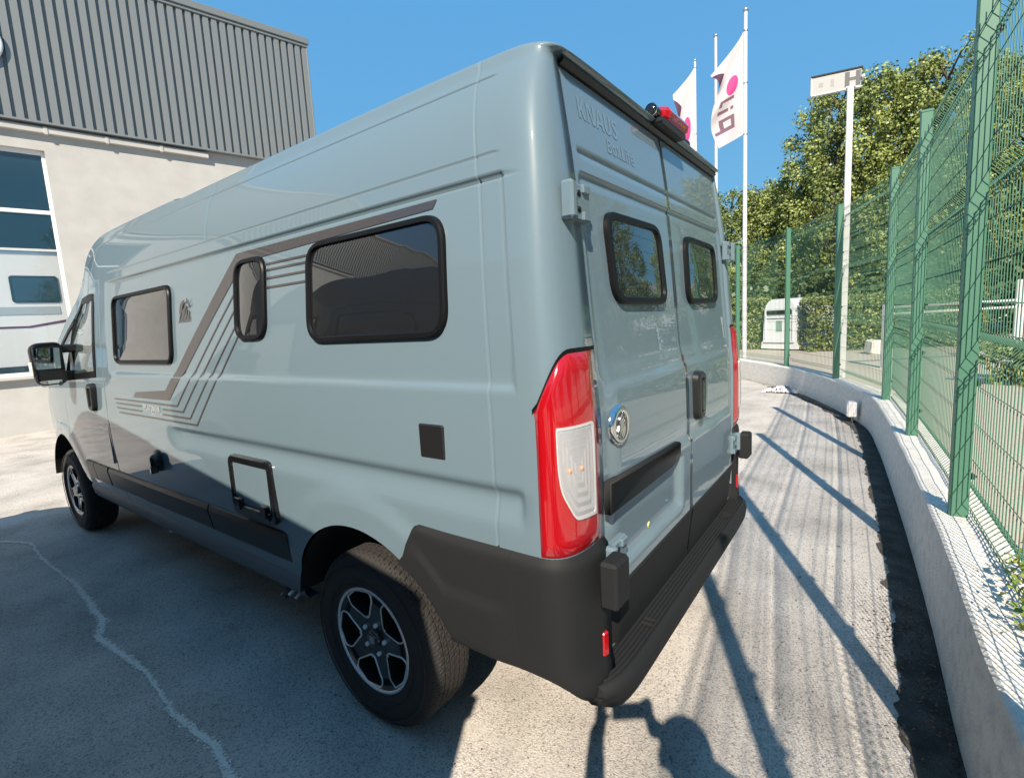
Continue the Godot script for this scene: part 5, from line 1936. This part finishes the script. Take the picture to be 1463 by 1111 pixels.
func small_things() -> void:
	var s := begin()
	crack_strip(s, [Vector2(-2.2, -5.2), Vector2(-1.43, -5.3), Vector2(-1.30, -5.0), Vector2(-1.33, -4.46), Vector2(-1.31, -3.7), Vector2(-1.36, -2.95), Vector2(-1.43, -2.78), Vector2(-1.39, -2.22), Vector2(-1.43, -1.77), Vector2(-1.41, -1.43), Vector2(-1.46, -1.1), Vector2(-1.5, 0.3)], 0.008, 5)
	tag(build("dust_line", s, mat(lin(0.8, 0.75, 0.68), 0.95)), "pale line of dust and grit across the shaded asphalt", "dust", "", "stuff")
	# grit on the sunlit asphalt and twigs by the wall
	s = begin()
	for k in 900:
		var p := Vector3(rng.randf_range(-1.2, 9.0), 0.004, rng.randf_range(-1.5, 0.8))
		var e := 0.0015 + 0.004 * rng.randf() * rng.randf()
		cbox(s, p, Vector3(e, e * 0.5, e * (0.6 + rng.randf())), e * 0.3, Basis(Vector3.UP, rng.randf() * 6.0))
	tag(build("grit", s, mat(lin(0.22, 0.2, 0.18), 0.95)), "dark grit scattered over the sunlit asphalt", "grit", "", "stuff")
	s = begin()
	var foot := fence_path(-0.05)
	for k in 500:
		var i := rng.randi_range(20, 55)
		var p: Vector3 = foot[i].lerp(foot[i + 1], rng.randf()) + Vector3(rng.randfn() * 0.03, 0.006, rng.randfn() * 0.05 - 0.03)
		var a := rng.randf() * TAU
		var e := 0.003 + 0.008 * rng.randf()
		var u := Vector3(cos(a), 0.2 * rng.randf(), sin(a)) * e
		var v := Vector3(-sin(a), 0.2 * rng.randf(), cos(a)) * e * 0.5
		quad(s, p - u, p - v, p + u, p + v)
	tag(build("leaf_litter", s, mat(lin(0.16, 0.09, 0.045), 0.9)), "brown dry leaves lying along the foot of the wall", "leaves", "", "stuff")
	# junction box on the wall
	var b := thing("junction_box", "small white box fixed low on the inner face of the curved wall", "box", Vector3(5.93, 0.08, 0.36))
	b.rotation.y = 0.12
	s = begin(false)
	cbox(s, Vector3(0, 0.1, 0), Vector3(0.07, 0.1, 0.05), 0.008)
	build("case", s, M.white_pole, b)
	s = begin(false)
	cbox(s, Vector3(0, 0.1, -0.054), Vector3(0.06, 0.088, 0.006), 0.004)
	build("lid", s, M.white_pole, b)
	s = begin()
	tube(s, PackedVector3Array([Vector3(0, 0.0, 0.01), Vector3(0, -0.08, 0.01)]), 0.012, 8)
	build("conduit", s, M.alu, b)
	# crumpled cloth on the ground
	var c := thing("crumpled_cloth", "crumpled white cloth lying on the ground near the far wall", "cloth", Vector3(8.45, 0.004, -0.86))
	s = begin()
	var nz := FastNoiseLite.new()
	nz.seed = 4
	nz.frequency = 0.9
	var g := func(i: int, j: int) -> Vector3:
		var x := (i - 15) / 15.0
		var z := (j - 15) / 15.0
		var r := Vector2(x, z).length()
		var y := 0.11 * absf(nz.get_noise_2d(x * 3.0, z * 3.0)) + 0.09 * absf(nz.get_noise_2d(x * 7.0 + 9, z * 7.0))
		return Vector3(x * 0.17 + 0.05 * nz.get_noise_2d(z * 4.0, x), maxf(y * 1.5 * (1.25 - r * 0.8), 0.002), z * 0.30 + 0.05 * nz.get_noise_2d(x * 4.0, z + 5))
	for i in 30:
		for j in 30: quad(s, g.call(i, j), g.call(i + 1, j), g.call(i + 1, j + 1), g.call(i, j + 1))
	build("cloth", s, mat(lin(0.5, 0.48, 0.52), 0.9), c)
	# recycling container
	var rc := thing("recycling_container", "large white round topped recycling container standing between the two hedges", "container", Vector3(20.0, 0.05, -1.9))
	rc.rotation.y = deg_to_rad(-117)
	s = begin(false)
	var pr := PackedVector2Array()
	for v in [[-0.75, 0.0], [-0.72, 0.25], [-0.66, 0.3], [-0.62, 1.25]]: pr.append(Vector2(v[0], v[1]))
	for k in 9:
		var a := PI - PI / 2 * k / 8.0
		pr.append(Vector2(-0.22 + 0.38 * cos(a), 1.40 + 0.45 * sin(a)))
	for k in 9:
		var a := PI / 2 - PI / 2 * k / 8.0
		pr.append(Vector2(0.22 + 0.38 * cos(a), 1.40 + 0.45 * sin(a)))
	for v in [[0.62, 1.25], [0.66, 0.3], [0.72, 0.25], [0.75, 0.0]]: pr.append(Vector2(v[0], v[1]))
	prism(s, pr, Vector3(0, 0, -1.15), Vector3.RIGHT, Vector3.UP, Vector3(0, 0, 2.3))
	var wm := mat(lin(0.62, 0.64, 0.66), 0.45)
	build("body", s, wm, rc)
	s = begin(false)
	cbox(s, Vector3(0, 1.36, 1.16), Vector3(0.5, 0.075, 0.03), 0.01)
	build("slot", s, M.dark, rc)
	s = begin(false)
	for x in [-0.55, 0.55]: cbox(s, Vector3(x, 0.8, 1.165), Vector3(0.035, 0.55, 0.02), 0.01)
	cbox(s, Vector3(0, 0.28, 1.17), Vector3(0.62, 0.04, 0.03), 0.01)
	cbox(s, Vector3(0, 1.16, 1.165), Vector3(0.5, 0.02, 0.02), 0.008)
	build("front_rib", s, wm, rc)
	s = begin(false)
	cbox(s, Vector3(0.0, 0.85, 1.156), Vector3(0.12, 0.2, 0.004), 0.002)
	build("pictogram", s, mat(lin(0.2, 0.3, 0.26), 0.6), rc)
	s = begin(false)
	tube(s, PackedVector3Array([Vector3(0, 1.84, 0), Vector3(0, 1.98, 0)]), 0.05, 10)
	build("lifting_eye", s, M.alu, rc)
	# white post with rails
	var p := thing("gate_post", "thick white post beyond the mesh at the right edge with two rails", "post", Vector3(14.85, 0, 3.3))
	s = begin(false)
	cbox(s, Vector3(0, 0.96, 0), Vector3(0.075, 0.96, 0.075), 0.015)
	build("post", s, M.white_pole, p)
	for y in [1.28, 1.44]:
		s = begin(false)
		tube(s, PackedVector3Array([Vector3(0, y, 0), Vector3(-1.9, y, -2.6)]), 0.03, 8)
		build("rail", s, M.white_pole, p)
	s = begin(false)
	cbox(s, Vector3(-1.9, 0.75, -2.6), Vector3(0.05, 0.75, 0.05), 0.01)
	build("rail_post", s, M.alu, p)
	# stone block among the dry earth below the hedge
	var st := thing("stone_block", "pale square stone block at the foot of the right hedge", "stone", Vector3(17.0, 0, 0.55))
	s = begin(false)
	cbox(s, Vector3(0, 0.2, 0), Vector3(0.24, 0.22, 0.24), 0.05, Basis(Vector3(0.2, 1, 0.1).normalized(), 0.5))
	build("block", s, M.concrete, st)

# ------------------------------------------------------------------ the person taking the photo
func blob(s: SurfaceTool, bones: Array, cell: float, k: float) -> void:
	# bones: [a, b, ra, rb]; smooth union of tapered capsules, meshed with surface nets
	var lo := Vector3.ONE * 1e9
	var hi := -lo
	for b in bones:
		var m: float = maxf(b[2], b[3]) + k + cell * 2
		for e in 2:
			lo = lo.min(b[e] - Vector3.ONE * m)
			hi = hi.max(b[e] + Vector3.ONE * m)
	var n := Vector3i(((hi - lo) / cell).ceil()) + Vector3i.ONE
	var F := PackedFloat32Array()
	F.resize(n.x * n.y * n.z)
	F.fill(0.0)
	# exponential smooth minimum gathered only near each bone
	for b in bones:
		var A: Vector3 = b[0]
		var B: Vector3 = b[1]
		var ab := B - A
		var l2 := maxf(ab.length_squared(), 1e-9)
		var m: float = maxf(b[2], b[3]) + k * 1.5 + cell
		var i0 := Vector3i(((A.min(B) - Vector3.ONE * m - lo) / cell).floor()).clamp(Vector3i.ZERO, n - Vector3i.ONE)
		var i1 := Vector3i(((A.max(B) + Vector3.ONE * m - lo) / cell).ceil()).clamp(Vector3i.ZERO, n - Vector3i.ONE)
		for z in range(i0.z, i1.z + 1):
			for y in range(i0.y, i1.y + 1):
				for x in range(i0.x, i1.x + 1):
					var p := lo + Vector3(x, y, z) * cell
					var t := clampf((p - A).dot(ab) / l2, 0, 1)
					var d: float = p.distance_to(A + ab * t) - lerpf(b[2], b[3], t)
					if d < m: F[(z * n.y + y) * n.x + x] += exp(-d / k * 4.0)
	var vert := {}
	for z in n.z - 1:
		for y in n.y - 1:
			for x in n.x - 1:
				var i := (z * n.y + y) * n.x + x
				var cnt := 0
				var v := []
				for c in 8:
					var f := F[i + (c & 1) + ((c >> 1) & 1) * n.x + (c >> 2) * n.x * n.y]
					v.append(f)
					if f > 1.0: cnt += 1
				if cnt == 0 or cnt == 8: continue
				var sum := Vector3.ZERO
				var m := 0
				for e in [[0, 1], [2, 3], [4, 5], [6, 7], [0, 2], [1, 3], [4, 6], [5, 7], [0, 4], [1, 5], [2, 6], [3, 7]]:
					var fa: float = v[e[0]]
					var fb: float = v[e[1]]
					if (fa > 1.0) == (fb > 1.0): continue
					var da := -log(maxf(fa, 1e-9))
					var db := -log(maxf(fb, 1e-9))
					var t := clampf(da / (da - db), 0.05, 0.95)
					var pa := Vector3(e[0] & 1, (e[0] >> 1) & 1, e[0] >> 2)
					var pb := Vector3(e[1] & 1, (e[1] >> 1) & 1, e[1] >> 2)
					sum += pa.lerp(pb, t); m += 1
				vert[i] = lo + (Vector3(x, y, z) + sum / m) * cell
	var st := [1, n.x, n.x * n.y]
	for i in vert:
		for a in 3:
			var u: int = st[(a + 1) % 3]
			var w: int = st[(a + 2) % 3]
			var i2: int = i + st[a]
			if i2 >= F.size() or (F[i] > 1.0) == (F[i2] > 1.0): continue
			if not (vert.has(i - u) and vert.has(i - w) and vert.has(i - u - w)): continue
			if F[i] > 1.0: quad(s, vert[i], vert[i - w], vert[i - u - w], vert[i - u])
			else: quad(s, vert[i], vert[i - u], vert[i - u - w], vert[i - w])

func photographer() -> void:
	# faces the camper with a phone held up in both hands, feet on the asphalt
	var f := Vector3(0.80, 0, -0.594)     # forward
	var r := Vector3(0.594, 0, 0.80)      # right
	var o := Vector3(-2.29, 0, 0.97)
	var P := thing("person", "person in dark jacket and jeans holding up a phone behind the camera", "person", o)
	var at := func(x: float, y: float, z: float) -> Vector3: return r * x + Vector3.UP * y + f * z
	var phone := Vector3(-2.107, 1.587, 0.642) - o
	var grip_l: Vector3 = phone - r * 0.085 - f * 0.012 + Vector3(0, -0.01, 0)
	var grip_r: Vector3 = phone + r * 0.085 - f * 0.012 + Vector3(0, -0.01, 0)
	var s := begin()
	var bones := []
	# trunk
	for b in [[0, 1.0, 0, 0, 1.2, 0, 0.14, 0.135], [0, 1.2, 0, 0, 1.40, -0.01, 0.135, 0.14], [-0.14, 1.42, -0.01, 0.14, 1.42, -0.01, 0.085, 0.085], [-0.08, 0.98, 0, 0.08, 0.98, 0, 0.12, 0.12]]:
		bones.append([at.call(b[0], b[1], b[2]), at.call(b[3], b[4], b[5]), b[6], b[7]])
	for q in [-1.0, 1.0]:
		bones.append([at.call(0.1 * q, 0.93, 0), at.call(0.12 * q, 0.5, 0.02), 0.088, 0.062])
		bones.append([at.call(0.12 * q, 0.5, 0.02), at.call(0.13 * q, 0.1, -0.02), 0.062, 0.045])
		bones.append([at.call(0.13 * q, 0.07, -0.03), at.call(0.15 * q, 0.05, 0.16), 0.05, 0.042])
		var elbow: Vector3 = at.call(0.30 * q, 1.27, 0.17)
		var wrist: Vector3 = (grip_l if q < 0 else grip_r) + r * q * 0.03 - f * 0.03 - Vector3.UP * 0.07
		bones.append([at.call(0.19 * q, 1.43, -0.01), elbow, 0.056, 0.046])
		bones.append([elbow, wrist, 0.046, 0.03])
	bones.append([at.call(0, 1.45, 0), at.call(0, 1.53, 0.02), 0.06, 0.056])
	blob(s, bones, 0.02, 0.05)
	build("body", s, mat(lin(0.03, 0.035, 0.05), 0.85), P)
	s = begin()
	var hd := [[at.call(0, 1.66, 0.03), at.call(0, 1.61, 0.05), 0.088, 0.075], [at.call(0, 1.56, 0.075), at.call(0, 1.545, 0.085), 0.042, 0.036], [at.call(0, 1.625, 0.125), at.call(0, 1.59, 0.142), 0.012, 0.017], [at.call(0, 1.53, 0.02), at.call(0, 1.58, 0.02), 0.055, 0.055]]
	for q in [-1.0, 1.0]: hd.append([at.call(0.086 * q, 1.64, 0.02), at.call(0.088 * q, 1.60, 0.025), 0.016, 0.012])
	blob(s, hd, 0.01, 0.025)
	build("head", s, mat(lin(0.5, 0.32, 0.24), 0.6), P)
	s = begin()
	blob(s, [[at.call(0, 1.69, 0.0), at.call(0, 1.67, -0.03), 0.092, 0.09], [at.call(0, 1.6, -0.05), at.call(0, 1.64, -0.04), 0.06, 0.075]], 0.012, 0.03)
	build("hair", s, mat(lin(0.03, 0.02, 0.015), 0.7), P)
	for q in [-1.0, 1.0]:
		s = begin()
		lathe(s, [Vector2(0, 0.006), Vector2(0.008, 0.003), Vector2(0.010, 0)], at.call(0.032 * q, 1.635, 0.116), f, 12)
		build("eye", s, M.gloss_black, P)
	s = begin(false)
	cbox(s, at.call(0, 1.563, 0.117), Vector3(0.022, 0.005, 0.006), 0.003, Basis(r, Vector3.UP, -f))
	build("mouth", s, mat(lin(0.35, 0.13, 0.11), 0.5), P)
	for q in [-1.0, 1.0]:
		s = begin()
		var g: Vector3 = grip_l if q < 0 else grip_r
		var palm: Vector3 = g + r * q * 0.012 - f * 0.02 - Vector3.UP * 0.03
		var hb := [[palm, palm - Vector3.UP * 0.05 + r * q * 0.01 - f * 0.012, 0.022, 0.024]]
		for k in 4:
			var y := 0.018 - 0.02 * k
			var base: Vector3 = g + r * q * 0.022 + Vector3.UP * y - f * 0.008
			var kn: Vector3 = g + r * q * 0.018 + Vector3.UP * y + f * 0.012
			var tip: Vector3 = g - r * q * (0.012 - 0.003 * absf(k - 1.5)) + Vector3.UP * y + f * 0.004
			hb.append([palm, base, 0.012, 0.009]); hb.append([base, kn, 0.009, 0.0085]); hb.append([kn, tip, 0.0085, 0.007])
		hb.append([palm - Vector3.UP * 0.01, palm - r * q * 0.03 + Vector3.UP * 0.012, 0.011, 0.0085])
		blob(s, hb, 0.005, 0.008)
		build("hand", s, mat(lin(0.5, 0.32, 0.24), 0.6), P)
	# the phone
	var ph := thing("phone", "dark phone held up sideways by the person behind the camera", "phone", Vector3(-2.107, 1.587, 0.642) - f * 0.022)
	ph.basis = Basis(r, Vector3.UP, -f)
	s = begin(false)
	cbox(s, Vector3(0.03, -0.02, 0), Vector3(0.082, 0.038, 0.0042), 0.003)
	build("case", s, M.gloss_black, ph)
